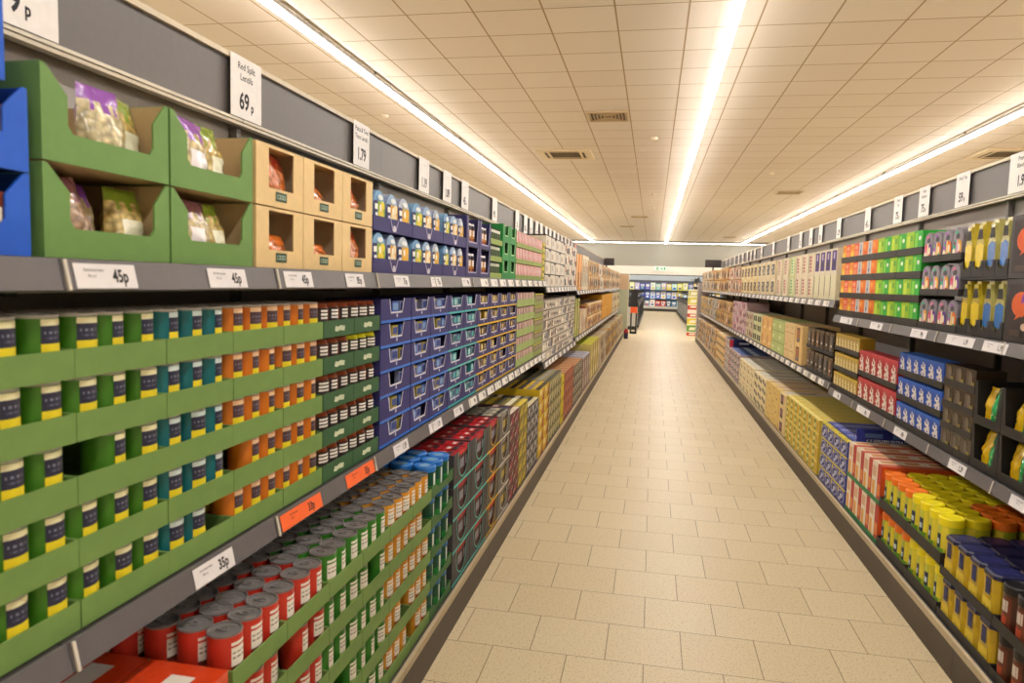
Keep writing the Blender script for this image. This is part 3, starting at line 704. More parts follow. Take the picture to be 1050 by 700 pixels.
for i in range(2):
    for t in range(3):
        place('L', 't', GC, 4.335+.215*i, zt+.0005+.11*t, 'bright green display case, %s tier up, %s column, left top shelf' % (nth(t+1), ['nearer', 'farther'][i]), 'case', 'bright green display cases, left top shelf')
        place('L', 't', RP, 4.335+.215*i, zt+.004+.11*t, 'red and green pack in bright green case, %s tier up, %s column, left top shelf' % (nth(t+1), ['nearer', 'farther'][i]), 'pack', setback=.03)
SP = Proto('card_pack', box_mesh(.051, .1, .14, '#f4ece4', [(.0, .25, .55, 1, '#c8101c'), (.6, .4, .98, .95, '#fbf6f2'), (.12, .5, .2, .8, '#f4e0dc')]))
ST = Proto('cardboard_tray', tray_mesh(.222, .16, .030, '#8a9c4c'))
for i in range(5):
    for t in range(3):
        y0 = 4.665+.226*i
        place('L', 't', ST, y0+.112, zt+.0005+.108*t, 'light green tray of striped packs, %s tier up, %s along, left top shelf' % (nth(t+1), nth(i+1)), 'tray', 'trays of red and white striped packs')
        for j in range(4): place('L', 't', SP, y0+.031+.054*j, zt+.0035+.108*t, 'red and white striped pack, %s tier up, %s along, left top shelf' % (nth(t+1), nth(i*4+j+1)), 'pack', 'red and white striped packs, left top shelf', setback=.005)
YF = Proto('card_pack', box_mesh(.06, .1, .2, '#d4bf22', [(.2, .1, .8, .8, '#2a2418'), (.3, .3, .7, .6, '#e8dc9a')]))
tiers('L', 't', 'yellow pack with black window', 'pack', YF, 5.80, 5.925, 2, zt+.001, .102, 3, 'yellow and black packs, left top shelf')
zb = 1.4155
GW = [Proto('card_carton', box_mesh(.31, .108, .35, '#d9d2c8', [(.0, .9, 1, 1, '#2a2420'), (.6, .78, .95, .9, '#2a2420'), (.1, .25, .5, .7, '#c4b8ac')], left=[(0, .9, 1, 1, '#3a322c')])), Proto('card_carton', box_mesh(.31, .108, .35, '#ddd4c6', [(.0, .92, 1, 1, '#3a302a'), (.1, .2, .4, .6, '#b9a89c')], left=[(0, .9, 1, 1, '#3a322c')]))]
tiers('L', 't', 'pale grey carton with dark top edge', 'carton', GW, 5.96, 7.30, 4, zb+.0005, .11, 4, 'pale grey cartons, left top shelf')
tiers('L', 't', 'white carton with dark print', 'carton', [Proto('card_carton', box_mesh(.27, .108, .35, '#cfc4b6', [(.1, .1, .45, .7, '#2c2830'), (.55, .3, .9, .9, '#f0eae0')])), Proto('card_carton', box_mesh(.27, .108, .35, '#d8cfc2', [(.5, .1, .95, .6, '#38303a'), (.1, .3, .4, .9, '#b06a4a')]))], 7.32, 8.41, 4, zb+.0005, .11, 4, 'white and dark cartons, left top shelf')
zc = 1.3655
tiers('L', 't', 'tall orange carton', 'carton', Proto('tall_carton', box_mesh(.27, .44, .35, '#e08c1c', [(.7, .1, .95, .5, '#2a2a30'), (0, 0, .3, 1, '#f0dcb8')])), 8.46, 9.12, 2, zc+.0005, .3, 1)
tiers('L', 't', 'tall cream and black striped carton', 'carton', Proto('tall_carton', box_mesh(.21, .45, .35, '#e3d6bc', [(.15, .1, .35, .7, '#2a2622'), (.6, .2, .75, .9, '#3a3026'), (.4, .5, .55, .8, '#e0923a')])), 9.2, 10.05, 4, zc+.0005, .3, 1)
tiers('L', 't', 'cream carton with orange and black print', 'carton', mixv(8, .37, .205, .35, ['#e6cfa0', '#e2b878', '#efe6d2', '#dfa45c'], ['#d98a3a', '#b0453a', '#e8b060', '#9a8aa0', '#f4efe4'], '#26242c', 'cereal_carton', None, 1.3), 10.1, 15.0, 13, zc+.0005, .21, 2, 'cream and orange cartons, far left top shelf')
tiers('L', 't', 'peach carton with brown print', 'carton', mixv(5, .38, .2, .35, ['#e6c090', '#dcb078', '#eed8b0'], ['#c07a3a', '#e0a060', '#f0e6d0'], '#5a4038', 'snack_carton', None, .9), 15.05, 19.8, 12, zc+.0005, .205, 2, 'peach cartons, far left top shelf')

# ================= LEFT BOTTOM ====================
z0 = .1465
# shrink-wrapped red packs nearest the camera
rb = box_mesh(.40, .265, .17, '#d8431c|film', [(.1, .1, .9, .9, '#cf3a16')], top=[(.55, .25, .9, .55, '#e4dccf'), (.15, .2, .5, .5, '#e0d8cc'), (.5, .6, .75, .9, '#d98a2c'), (.05, .6, .2, .85, '#d9c22c')], left=[(.2, .3, .8, .8, '#e8ddd0')])
tiers('L', 'b', 'red shrink-wrapped carton', 'carton', Proto('multipack_carton', rb), .80, 1.212, 1, z0+.0005, .267, 2, None, rows=1, toprows=2, rowd=.175)
def ltin(body, white='#e9e2d6', low='#6a2418', h=.108):
    return Proto('tin_can', tin_parts(.0352, h, body+'|satin', [(-34, 24, .38, .74, white), (-34, 24, .78, .84, white), (-30, 20, .52, .56, '#8a8078'), (-30, 20, .62, .65, '#8a8078'), (-34, 24, .28, .38, low)], lid='#757170|gloss'))
RT, GT, YT = ltin('#c22f1e'), ltin('#2f7a1e', low='#a8bf5a'), ltin('#d8952a', low='#b0552a')
PB = .1185
lt = Proto('cardboard_tray', tray_mesh(.2145, .30, .045, '#6f8f4a')); ltr = Proto('cardboard_tray', tray_mesh(.2145, .26, .045, '#6f8f4a'))
for i in range(6):
    y0 = 1.222+.2165*i
    nm, p = [('red tin', RT), ('green tin', GT), ('yellow tin', YT)][i//2]
    for t in range(5):
        place('L', 'b', lt, y0+.108, z0+.0005+PB*t, 'green tray of tins, %s tier up, %s from near end, left bottom shelf' % (nth(t+1), nth(i+1)), 'tray', 'green trays of tins on the left bottom shelf')
        for r in range(4 if t == 4 else 1):
            for j in range(3):
                if t < 4 and (i*5+t*3+j) % 11 == 3: continue
                place('L', 'b', p, y0+.036+.0722*j, z0+.003+PB*t, '%s, %s tier up, %s row back, %s along, left bottom shelf' % (nm, nth(t+1), nth(r+1), nth((i % 2)*3+j+1)), 'tin can', nm+'s on the left bottom shelf', setback=.006+r*.0725, rj=.25)
for j in range(4): pass
for i in range(6):       # a second, deeper tray layer on top only
    y0 = 1.222+.2165*i; nm, p = [('red tin', RT), ('green tin', GT), ('yellow tin', YT)][i//2]
    for r in (4, 5):
        for j in range(3):
            place('L', 'b', p, y0+.036+.0722*j, z0+.003+PB*4, '%s in the rear trays, %s tier, %s row back, %s along, left bottom shelf' % (nm, 'top', nth(r+1), nth((i % 2)*3+j+1)), 'tin can', nm+'s on the left bottom shelf', setback=.024+r*.0725, rj=.25)
for i in range(6):
    for t in range(5):
        place('L', 'b', ltr, 1.222+.2165*i+.108, z0+.0005+PB*t, 'green tray of tins behind the front trays, %s tier up, %s along, left bottom shelf' % (nth(t+1), nth(i+1)), 'tray', 'rear green trays of tins, left bottom shelf', setback=.302)
# blue-lidded tubs in dark green trays
def tub(r, h, body, lid, gfx, name='food_tub', lidh=.022, k2='|satin', seg=20, ring=None):
    b = MB(); b.lathe([(0, 0), (r*.93, 0), (r*.96, .004), (r*.96, h-lidh)], body+k2, -r, 0, seg)
    l = MB()
    for a0, a1, z0_, z1_, k in gfx: l.lathe([(r*.96+.0005, z0_*h), (r*.96+.0005, z1_*h)], k, -r, 0, 6, math.radians(a0), math.radians(a1))
    c = MB(); c.lathe([(r*.97, h-lidh), (r, h-lidh+.001), (r, h-.004), (r-.004, h), (r*.8, h), (r*.76, h-.002), (0, h-.002)], lid+'|satin', -r, 0, seg)
    if ring: c.lathe([(r*.5, h-.0014), (0, h-.0014)], ring, -r, 0, seg)
    return Proto(name, [('tub_body', b.mesh('tub_body')), ('label', l.mesh('label')), ('lid', c.mesh('lid'))])
BT = tub(.0445, .112, '#0f4f3a', '#1d6fc4', [(-45, 45, .1, .35, '#2a8a3c'), (-8, 8, .15, .75, '#e3efe4'), (14, 34, .2, .6, '#1a5fb0')], ring='#7fa8c8')
bt_ = Proto('cardboard_tray', tray_mesh(.288, .40, .045, '#3c6a36', notch=True))
for t in range(5):
    place('L', 'b', bt_, 2.668, z0+.0005+.1195*t, 'dark green notched tray of blue-lidded tubs, %s tier up, left bottom shelf' % nth(t+1), 'tray', setback=.0)
    for r in range(4 if t == 4 else 1):
        for j in range(3): place('L', 'b', BT, 2.572+.0945*j, z0+.0035+.1195*t, 'blue-lidded tub, %s tier up, %s row back, %s along, left bottom shelf' % (nth(t+1), nth(r+1), nth(j+1)), 'tub', 'blue-lidded tubs on the left bottom shelf', setback=.006+r*.093, rj=.2)
# grey cases with U-shaped cut-outs, red-topped packs
RK = Proto('snack_pack', box_mesh(.088, .134, .086, '#4a1a20', [(.1, .4, .9, .7, '#8a8a98'), (0, .85, 1, 1, '#c0262c')], top=[(0, 0, 1, 1, '#c0262c|gloss'), (.12, .2, .88, .5, '#8d8a92|metal'), (.3, .6, .7, .8, '#e8dcd8')]))
RK2 = Proto('snack_pack', box_mesh(.088, .134, .086, '#5a4a3a', [(.1, .4, .9, .7, '#b9a24a'), (0, .85, 1, 1, '#8a857c')], top=[(0, 0, 1, 1, '#a9a294|gloss'), (.12, .2, .88, .5, '#5d5a62|metal'), (.3, .6, .7, .8, '#e8dcb8')]))
ge = [2.822, 3.125, 3.44, 3.73, 4.025]
for i in range(4):
    w = ge[i+1]-ge[i]-.004; yc = (ge[i]+ge[i+1])/2
    line = ['#5cc4b8', '#5cc4b8', '#e8bc2a', '#dcd6d2'][i]
    base = ['#3d3b42', '#3d3b42', '#4a443e', '#67625e'][i]
    P = Proto('display_case', ucut_mesh(w, .142, .45, base, line, .125, w*.56, edge=line))
    wd = ['teal-lined, nearest', 'teal-lined, farther', 'yellow-lined', 'white-lined'][i]
    for t in range(4):
        place('L', 'b', P, yc, z0+.0005+.1435*t, 'dark grey case with U cut-out, %s, %s tier up, left bottom shelf' % (wd, nth(t+1)), 'case', 'dark grey cases with U cut-outs')
        for r in range(5 if t == 3 else 1):
            for j in range(3): place('L', 'b', RK if i < 3 else RK2, yc+(j-1)*.094, z0+.004+.1435*t, '%s pack, %s case, %s tier up, %s row, %s along, left bottom shelf' % ('red-topped' if i < 3 else 'silver-topped', ['teal nearest', 'teal farther', 'yellow-lined', 'white-lined'][i], nth(t+1), nth(r+1), nth(j+1)), 'pack', 'packs in the dark grey cases', setback=.006+r*.088)
def bb(base, items, w, h, d=.45, top=(), nm='snack_carton'): return Proto(nm, box_mesh(w, h, d, base, items, top=top))
def topb(c): return [(0, i/7, 1, i/7+.08, c[i % len(c)]) for i in range(7)]
SL = ('p', [(.0, .1), (.9, .75), (1, .95), (.0, .3)])
tiers('L', 'b', 'maroon carton with cream slashes', 'carton', bb('#5a1f2c', [SL+('#c9b4aa',), ('e', .5, .45, .2, .28, '#a0404a')], .142, .087, top=topb(['#e0d4c4', '#3a3060', '#c9a0a4', '#4a1a2c'])), 4.03, 4.32, 2, z0+.0005, .0885, 6, 'maroon cartons, left bottom shelf')
tiers('L', 'b', 'yellow and olive carton', 'carton', bb('#8a7a2a', [SL+('#d9cf7a',), ('e', .5, .45, .25, .28, '#d0b82a')], .142, .087, top=topb(['#d9c03a', '#f0e8c8', '#4a4432'])), 4.33, 4.62, 2, z0+.0005, .0885, 6, 'yellow and olive cartons, left bottom shelf')
tiers('L', 'b', 'black and white checked carton', 'carton', bb('#2c2a3a', [SL+('#d9d4cc',), (.1, .55, .4, .9, '#bfb9c4'), (.6, .1, .9, .4, '#a8a0b4')], .153, .093, top=topb(['#e8dcb4', '#8a8270', '#c9b9a4', '#4a443c']), nm='checked_carton'), 4.63, 5.1, 3, z0+.0005, .094, 5, 'checked cartons, left bottom shelf')
tiers('L', 'b', 'yellow carton with red corner', 'carton', bb('#dcb81c', [('p', [(.5, 0), (1, 0), (1, .9)], '#a8442a'), (.1, .5, .5, .9, '#f0e4a0')], .24, .102, top=topb(['#3a2c26', '#8a8078', '#2c2826']), nm='yellow_carton'), 5.12, 5.62, 2, z0+.0005, .1035, 5, 'yellow cartons, left bottom shelf')
tiers('L', 'b', 'olive and cream latticed carton', 'carton', bb('#8a8450', [SL+('#e0d8bc',), (.15, .5, .45, .9, '#c9bf94'), (.6, .05, .95, .3, '#4a4630')], .148, .102, top=topb(['#3a3430', '#9a9288', '#4c4640']), nm='lattice_carton'), 5.64, 6.4, 5, z0+.0005, .1035, 5, 'olive cartons, left bottom shelf')
tiers('L', 'b', 'slim bright yellow carton', 'carton', bb('#d8c41c', [(.1, .4, .9, .6, '#a89a1a')], .1, .15, nm='yellow_carton'), 6.42, 6.64, 2, z0+.0005, .152, 3, 'slim yellow cartons, left bottom shelf')
tiers('L', 'b', 'red-brown carton with tan top', 'carton', bb('#9a3e26', [SL+('#d9a07a',), (.55, .1, .95, .4, '#5a2a20')], .19, .112, top=[(0, 0, .9, 1, '#c48a58'), (.9, 0, 1, 1, '#4a2c1c')], nm='brown_carton'), 6.67, 7.45, 4, z0+.0005, .1135, 4, 'red-brown cartons, left bottom shelf')
tiers('L', 'b', 'dark carton with pale windows', 'carton', bb('#4a443c', [SL+('#d8d0b8',), (.1, .55, .4, .9, '#b8b098'), (.6, .1, .9, .4, '#8a8270')], .183, .105, top=[(0, 0, .9, 1, '#c48a58'), (.9, 0, 1, 1, '#4a2c1c')], nm='dark_carton'), 7.47, 8.4, 5, z0+.0005, .1065, 4, 'dark cartons with pale windows, left bottom shelf')
tiers('L', 'b', 'grey-white carton with brown print', 'carton', bb('#a08478', [(.1, .1, .4, .9, '#5a4440'), (.5, .2, .9, .8, '#d8ccc4')], .25, .20, top=[(0, 0, .92, 1, '#bcbcc8'), (.1, .1, .4, .5, '#8890b0')], nm='grey_carton'), 8.42, 9.5, 4, z0+.0005, .203, 2, 'grey-white cartons, left bottom shelf')
tiers('L', 'b', 'tall yellow-green carton', 'carton', bb('#d8c878', [(.0, 0, .15, 1, '#8a7a2a'), (.4, .1, .8, .5, '#f0e4b0'), (.85, 0, 1, 1, '#6a4a2a')], .36, .242, top=[(0, 0, 1, 1, '#c4be1c'), (.3, .3, .7, .6, '#8a9a1c')], nm='yellow_carton'), 9.55, 11.1, 4, z0+.0005, .245, 2, 'tall yellow-green cartons, left bottom shelf')
tiers('L', 'b', 'slim brown and cream carton', 'carton', mixv(5, .22, .235, .45, ['#d8c49a', '#e8dcc0'], ['#8a5a34', '#c08a4a', '#6a4a58'], '#4a3428', 'cream_carton'), 11.15, 13.2, 9, z0+.0005, .238, 2, 'slim brown and cream cartons, left bottom shelf')
tiers('L', 'b', 'amber and white carton', 'carton', mixv(5, .3, .235, .45, ['#e0d0a8', '#d8a83c'], ['#b07c3c', '#5c5c7c', '#f0e8d8'], '#4a4450', 'amber_carton'), 13.25, 16.4, 10, z0+.0005, .238, 2, 'amber and white cartons, left bottom shelf')
tiers('L', 'b', 'distant tan carton', 'carton', mixv(4, .34, .24, .45, ['#d8bc88', '#e8d4a8'], ['#b8865a', '#efe0c0', '#c06a5a'], '#6a5040', 'snack_carton'), 16.45, 19.8, 9, z0+.0005, .243, 2, 'distant tan cartons, left bottom shelf')

# ================= RIGHT TOP ====================
def rtiers(*a, **k): tiers('R', *a, **k)
zr = 1.2835
TEA = {'coral': box_mesh(.062, .094, .12, '#e8583c', [(.1, .15, .9, .5, '#f08a5a'), (.2, .6, .8, .85, '#f2a070')]), 'yellow': box_mesh(.062, .094, .12, '#f0a41c', [(.1, .1, .9, .45, '#f8cc3c'), (.2, .6, .8, .85, '#e8842a')]),
       'white': box_mesh(.05, .094, .12, '#d9d4cf', [(.3, .1, .7, .9, '#a8b0c0'), (.35, .3, .6, .5, '#5a6480')]), 'orange': box_mesh(.078, .094, .12, '#ee7a14', [(.1, .55, .5, .85, '#f8a040'), (.3, .1, .9, .4, '#e06410')]),
       'lime': box_mesh(.07, .094, .12, '#9fcb1c', [(.15, .1, .5, .8, '#c8e03c'), (.55, .5, .9, .8, '#6ab02a')]), 'green': box_mesh(.07, .094, .12, '#2fae38', [(.1, .1, .45, .9, '#7ed03c'), ('e', .7, .6, .15, .12, '#e8f4e0')])}
TEA = {k: Proto('tea_box', v) for k, v in TEA.items()}
seq = ['green', 'lime', 'green', 'lime', 'green', 'lime', 'orange', 'white', 'orange', 'white', 'coral', 'yellow', 'coral', 'yellow']
strip = MB(); 
TS = Proto('shelf_tray', tray_mesh(.375, .16, .036, '#2e2823'))
for t in range(4):
    zz = zr+.001+.1185*t
    for i in range(4): place('R', 't', TS, 3.80+.3795*(i+.5), zz, 'dark tray of tea boxes, %s tier up, %s from near end, right top shelf' % (nth(t+1), nth(i+1)), 'tray', 'dark trays under the tea boxes')
    y = 3.815; wsum = [.118, .118, .118, .118, .118, .118, .112, .085, .112, .085, .112, .085, .112, .085]
    sc_ = 1.49/sum(wsum); cnt = {}
    for c, w in zip(seq, wsum):
        w *= sc_; cnt[c] = cnt.get(c, 0)+1
        o = place('R', 't', TEA[c], y+w/2, zz+.0225, '%s tea box, %s tier up, %s of its colour from near end, right top shelf' % (c, nth(t+1), nth(cnt[c])), 'box', 'tea boxes on the right top shelf', setback=.004)
        o.scale = (1, w*.97/{'coral': .062, 'yellow': .062, 'white': .05, 'orange': .078, 'lime': .07, 'green': .07}[c], 1); y += w
# arched picture packs in dark trays
def pic_mesh(c):
    b = MB(); w, h, d = .105, .135, .09; hw = w/2
    out = [(-hw, 0), (hw, 0), (hw, h*.72)]+[(hw*math.cos(a), h*.72+h*.28*math.sin(a)) for a in [PI*i/8 for i in range(1, 8)]]+[(-hw, h*.72)]
    b.prism(out, -d, 0, '#77727c|satin')
    b.sheet(w, h, [('e', .5, .72, .42, .22, '#938c98'), ('e', .5, .72, .2, .1, '#4e4a56'), ('e', .28, .34, .22, .28, c[0]), ('e', .70, .34, .24, .28, c[1]), ('e', .68, .36, .12, .14, '#f4e6c4'), ('p', [(.4, .04), (.62, .04), (.56, .66), (.44, .6)], c[2]), ('e', .25, .22, .14, .12, '#f0e2c8'), ('e', .8, .16, .12, .09, c[3]), (.08, .02, .3, .1, c[2]), ('e', .3, .5, .07, .06, c[3]), ('e', .5, .84, .16, .05, c[0])], 0)
    return b.mesh('picture_pack')
PIC = [Proto('pudding_pack', pic_mesh(c)) for c in (('#9a5ab0', '#f07a1c', '#f4d480', '#2ab47a'), ('#e0709a', '#6a3a9c', '#f4e8c8', '#e83c24'), ('#3ab08a', '#f4b43a', '#d8a0c8', '#9a1c64'))]
PTR = Proto('shelf_tray', tray_mesh(.222, .2, .030, '#2a2624'))
for t in range(3):
    for i in range(2):
        y0 = 3.345+.224*i
        place('R', 't', PTR, y0+.112, zr+.001+.156*t, 'black tray of arched picture packs, %s tier up, %s, right top shelf' % (nth(t+1), ['nearer', 'farther'][i]), 'tray', 'black trays of picture packs')
        for j in range(2): place('R', 't', PIC[(i+j+t) % 3], y0+.058+.108*j, zr+.005+.156*t, 'arched picture pack, %s tier up, %s from near end, right top shelf' % (nth(t+1), nth(i*2+j+1)), 'pack', 'arched picture packs, right top shelf', setback=.005)
# yellow and blue tea pouches in black holders
def pouch_mesh(w, h, d, base, panel, low=None):
    b = MB(); hw = w/2
    out = [(-hw*.8, 0), (hw*.8, 0), (hw, h*.10), (hw, h*.56), (hw*.5, h*.88), (hw*.45, h), (-hw*.45, h), (-hw*.5, h*.88), (-hw, h*.56), (-hw, h*.10)]
    n = len(b.v); b.prism(out, -d*.55, 0, base+'|film')
    b.prism([(y*.8, z*.9+h*.04) for y, z in out], 0, d*.2, base+'|film')
    sh = [(y*.70, h*.20+z*.36) for y, z in [(-hw, 0), (0, -h*.12), (hw, 0), (hw, h), (0, h*1.15), (-hw, h)]]
    b.face([(d*.2+.0006, y, z) for y, z in sh], panel+'|film')
    b.face([(d*.2+.0006, y*.5, h*.68+z*.2) for y, z in [(-hw, 0), (hw, 0), (hw*.7, h*.9), (-hw*.7, h*.9)]], '#26231c')
    b.face([(d*.2+.0004, y, z) for y, z in [(-hw*.5, h*.05), (hw*.5, h*.05), (hw*.5, h*.2), (0, h*.14), (-hw*.5, h*.2)]], '#26231c')
    return b.mesh('pouch')
PY = Proto('tea_pouch', pouch_mesh(.088, .215, .05, '#b8a52c', '#ecd010')); PBl = Proto('tea_pouch', pouch_mesh(.088, .215, .05, '#b0aa64', '#1f6fc0'))
HD = Proto('display_holder', ucut_mesh(.1005, .066, .2, '#1d1a1a', '#2c2828', .046, .07))
for t in range(2):
    for i in range(4):
        yc = 3.288-.1025*i
        c = 'yellow' if i < 2 else 'blue'
        place('R', 't', HD, yc, zr+.001+.235*t-(0), 'black pouch holder, %s tier, %s from far end, right top shelf' % (['lower', 'upper'][t], nth(i+1)), 'holder', 'black pouch holders, right top shelf', setback=.0)
        place('R', 't', PY if i < 2 else PBl, yc, zr+.006+.236*t, '%s tea pouch, %s tier, %s of its pair, right top shelf' % (c, ['lower', 'upper'][t], ['farther', 'nearer'][i % 2]), 'pouch', None, setback=.016, rj=.05, tilt=(jit(.03), 0))
shelfb = MB(); shelfb.box(-.2, 0, -.205, .205, 0, .008, '#1a1817'); 
SB_ = Proto('display_shelf', shelfb.mesh('display_shelf'))
place('R', 't', SB_, 3.134, zr+.2265, 'thin black divider shelf under the upper pouches, right top shelf', 'shelf', setback=.0)
# dark picture cases at the right edge
def dcase(c1, c2, c3): 
    b = MB(); w, h = .25, .225
    return Proto('picture_case', box_mesh(w, h, .25, '#231d20|satin', [(.08, .08, .92, .92, '#2f2428'), ('e', .45, .6, .26, .2, c1), ('e', .62, .66, .16, .15, c2), ('p', [(.3, .35), (.7, .5), (.78, .7), (.5, .62)], c1), ('e', .6, .25, .1, .06, c3), (.2, .1, .5, .2, '#4a3a34')]))
DC = [dcase('#e0642c', '#7a3aa8', '#d9b9a0'), dcase('#d85a22', '#c9403a', '#e8c8a8')]
for t in range(2):
    for i in range(2): place('R', 't', DC[t], 2.797-.255*i, zr+.001+.228*t, 'black picture case with orange swirl, %s, %s, right top shelf' % (['lower', 'upper'][t], ['farther', 'at the frame edge'][i]), 'case', None)
# far bays
zf = 1.3815
VP = lambda c, base='#ddd3bb', w=.17: Proto('card_carton', box_mesh(w, .185, .3, base, [(.14, .15, .90, .92, c), (.36, .3, .7, .5, '#2a2440'), (.42, .6, .62, .85, '#cfc0dc')]))
PL = Proto('card_carton', box_mesh(.17, .185, .3, '#ddd6b4', [(.04, .15, .12, .95, '#3a3428')]))
for i in range(4):
    yc = 5.52+.178*i
    place('R', 't', PL, yc, zf+.0005, 'plain cream carton with dark slit, %s from near end, right top shelf' % nth(i+1), 'carton')
    place('R', 't', VP('#4a2c78'), yc, zf+.187, 'cream carton with purple upright label, %s from near end, right top shelf' % nth(i+1), 'carton')
def redp(g=False):
    c = '#3f9a3a' if g else '#b8303a'
    return Proto('card_carton', box_mesh(.25, .185, .3, '#cfd39a' if g else '#e3d6b8', [(.35, .1, .7, .9, '#e6eecb' if g else '#e8d8c0')]+[(.42, .16+.15*j, .62, .25+.15*j, c) for j in range(5)]+[(.24, .1, .3, .9, '#4a4030' if not g else '#8aa85a')]))
tiers('R', 't', 'cream carton with red upright lettering blocks', 'carton', redp(), 6.16, 6.94, 3, zf+.0005, .187, 2)
tiers('R', 't', 'pale green carton with green lettering blocks', 'carton', redp(True), 6.96, 7.22, 1, zf+.0005, .187, 2)
tiers('R', 't', 'cream carton with single red strip', 'carton', redp(), 7.24, 7.98, 2, zf+.0005, .187, 2)
def darkp(base, dk, w, ac): return Proto('card_carton', box_mesh(w, .185, .3, base, [(.2, .2, .8, .8, dk), (.3, .55, .5, .7, ac), (.55, .3, .7, .5, ac), ('p', [(.25, .25), (.45, .25), (.35, .45)], ac)]))
tiers('R', 't', 'cream carton with black photo window', 'carton', [darkp('#dcccaa', '#3a3634', .3, '#b8b0a8'), darkp('#d8c8a0', '#4a4444', .3, '#d0c8b8')], 8.02, 9.35, 4, zf+.0005, .187, 2, 'cream cartons with black windows, right top shelf')
tiers('R', 't', 'tan carton with brown window', 'carton', [darkp('#d8c088', '#3a2a22', .3, '#c9b090'), darkp('#e0d0a0', '#2a2220', .3, '#c0a080')], 9.4, 11.0, 5, zf+.0005, .187, 2, 'tan cartons with brown windows, right top shelf')
tiers('R', 't', 'peach and pink far carton', 'carton', mixv(5, .33, .19, .3, ['#e0b890', '#e8a88a', '#ead8b8'], ['#c87860', '#d88a98', '#f0e0c8', '#a8b090'], '#4a3834', 'snack_carton'), 11.05, 12.8, 5, zf+.0005, .2, 2, 'peach cartons, right top shelf')
tiers('R', 't', 'orange and yellow far carton', 'carton', mixv(6, .38, .2, .3, ['#e6a84a', '#eec468', '#e0b878'], ['#b8562a', '#f4dca8', '#d8702a'], '#3a2622', 'cereal_carton', None, 1.2), 12.85, 16.0, 8, zf+.0005, .212, 2, 'orange cartons, far right top shelf')
tiers('R', 't', 'distant brown and cream carton', 'carton', mixv(6, .38, .21, .3, ['#d8b078', '#e8d8b0', '#c8c0b0'], ['#8a8490', '#d88a3a', '#f4ecd8'], '#2c2628', 'cereal_carton', None, 1.3), 16.05, 19.5, 9, zf+.0005, .225, 2, 'brown and cream cartons, far right top shelf')

# ================= RIGHT MIDDLE ====================
zm = .7725
def crystal(base, top, w, h, d=.09, gold=False):
    it = [(0, .86, 1, 1, top), ] + [('e', cu, cv, ru, rv, '#efe6da' if not gold else '#f4e8b4') for cu, cv, ru, rv in ((.3, .2, .2, .16), (.66, .24, .2, .18), (.48, .45, .17, .14), (.3, .58, .1, .1), (.66, .62, .12, .13), (.8, .44, .08, .08), (.5, .76, .06, .07))] + [('e', cu, cv, ru, rv, base) for cu, cv, ru, rv in ((.3, .2, .08, .06), (.66, .24, .07, .06), (.48, .45, .06, .05), (.66, .62, .04, .04))] + [(.0, .0, .015, .86, top)]
    return Proto('tissue_box', box_mesh(w, h, d, base+'|satin', it, top=[(0, 0, 1, 1, top)]))
DTR = lambda w, h=.030, d=.14: Proto('shelf_tray', tray_mesh(w, d, h, '#2c2622'))
def block(desc, cat, proto, y0, y1, n, nt, pitch, h, traydesc, zbase, grp, trayh=.03):
    tw = (y1-y0)/2
    T = DTR(tw-.003, trayh)
    for t in range(nt):
        for i in range(2): place('R', 'm', T, y0+tw*(i+.5), zbase+.0005+pitch*t, 'dark tray under %s, %s tier up, %s, right middle shelf' % (traydesc, nth(t+1), ['nearer', 'farther'][i]), 'tray', 'dark trays, right middle shelf')
        tiers_row('R', 'm', desc, cat, proto, y0+.004, y1-.004, n, zbase+.004+pitch*t+.012, t, nt, grp)
def tiers_row(side, lv, desc, cat, proto, y0, y1, n, z, t, nt, grp):
    W = (y1-y0)/n
    for i in range(n): place(side, lv, proto, y0+W*(i+.5), z, '%s, %s tier up, %s from near end, %s' % (desc, nth(t+1), nth(i+1), SH[side, lv]), cat, grp, .005, .01)
block('deep blue floral box', 'box', crystal('#1f52b8', '#2f68cc', .093, .098), 3.435, 4.02, 6, 3, .128, .098, 'blue boxes', zm, 'blue floral boxes')
block('red floral box', 'box', crystal('#b52a2e', '#c8444a', .115, .135), 4.03, 4.745, 6, 2, .165, .135, 'red boxes', zm, 'red floral boxes')
block('gold floral box', 'box', crystal('#b8962c', '#d0b048', .072, .1, gold=True), 4.752, 5.345, 8, 3, .134, .1, 'gold boxes', zm, 'gold floral boxes')
BR = Proto('dark_pack', box_mesh(.098, .078, .11, '#3c2f26|film', [(.1, .1, .45, .9, '#57483a'), ('e', .5, .5, .18, .4, '#6f6250'), (.6, .1, .9, .35, '#8a7a3a')]))
block('dark brown film pack', 'pack', BR, 3.115, 3.43, 3, 4, .094, .078, 'brown packs', zm, 'dark brown packs')
# gold/green foil bags in black cases
HB = Proto('display_case', ucut_mesh(.222, .168, .26, '#1c1918', '#2a2624', .138, .205, wedge=True))
for t in range(2):
    for i in range(3):
        yc = 2.995-.226*i
        place('R', 'm', HB, yc, zm+.001+.171*t, 'black foil-bag case, %s tier, %s from far end, right middle shelf' % (['lower', 'upper'][t], nth(i+1)), 'case', 'black foil-bag cases')
        for j, (c, n_) in enumerate((('#0f9a4c', 'green'), ('#d8b012', 'gold'))):
            bag_id += 1
            bm_ = bag_mesh(.100, .145, .06, c, c, None, bag_id)
            for s_i, mt_ in enumerate(list(bm_.materials)): bm_.materials[s_i] = m(c+'|film')
            place('R', 'm', Proto('foil_bag', bm_), yc+(-.052+.088*j), zm+.006+.171*t, '%s foil bag, %s tier, %s case from far end, right middle shelf' % (n_, ['lower', 'upper'][t], nth(i+1)), 'bag', None, setback=.004+.014*j, rj=.3)
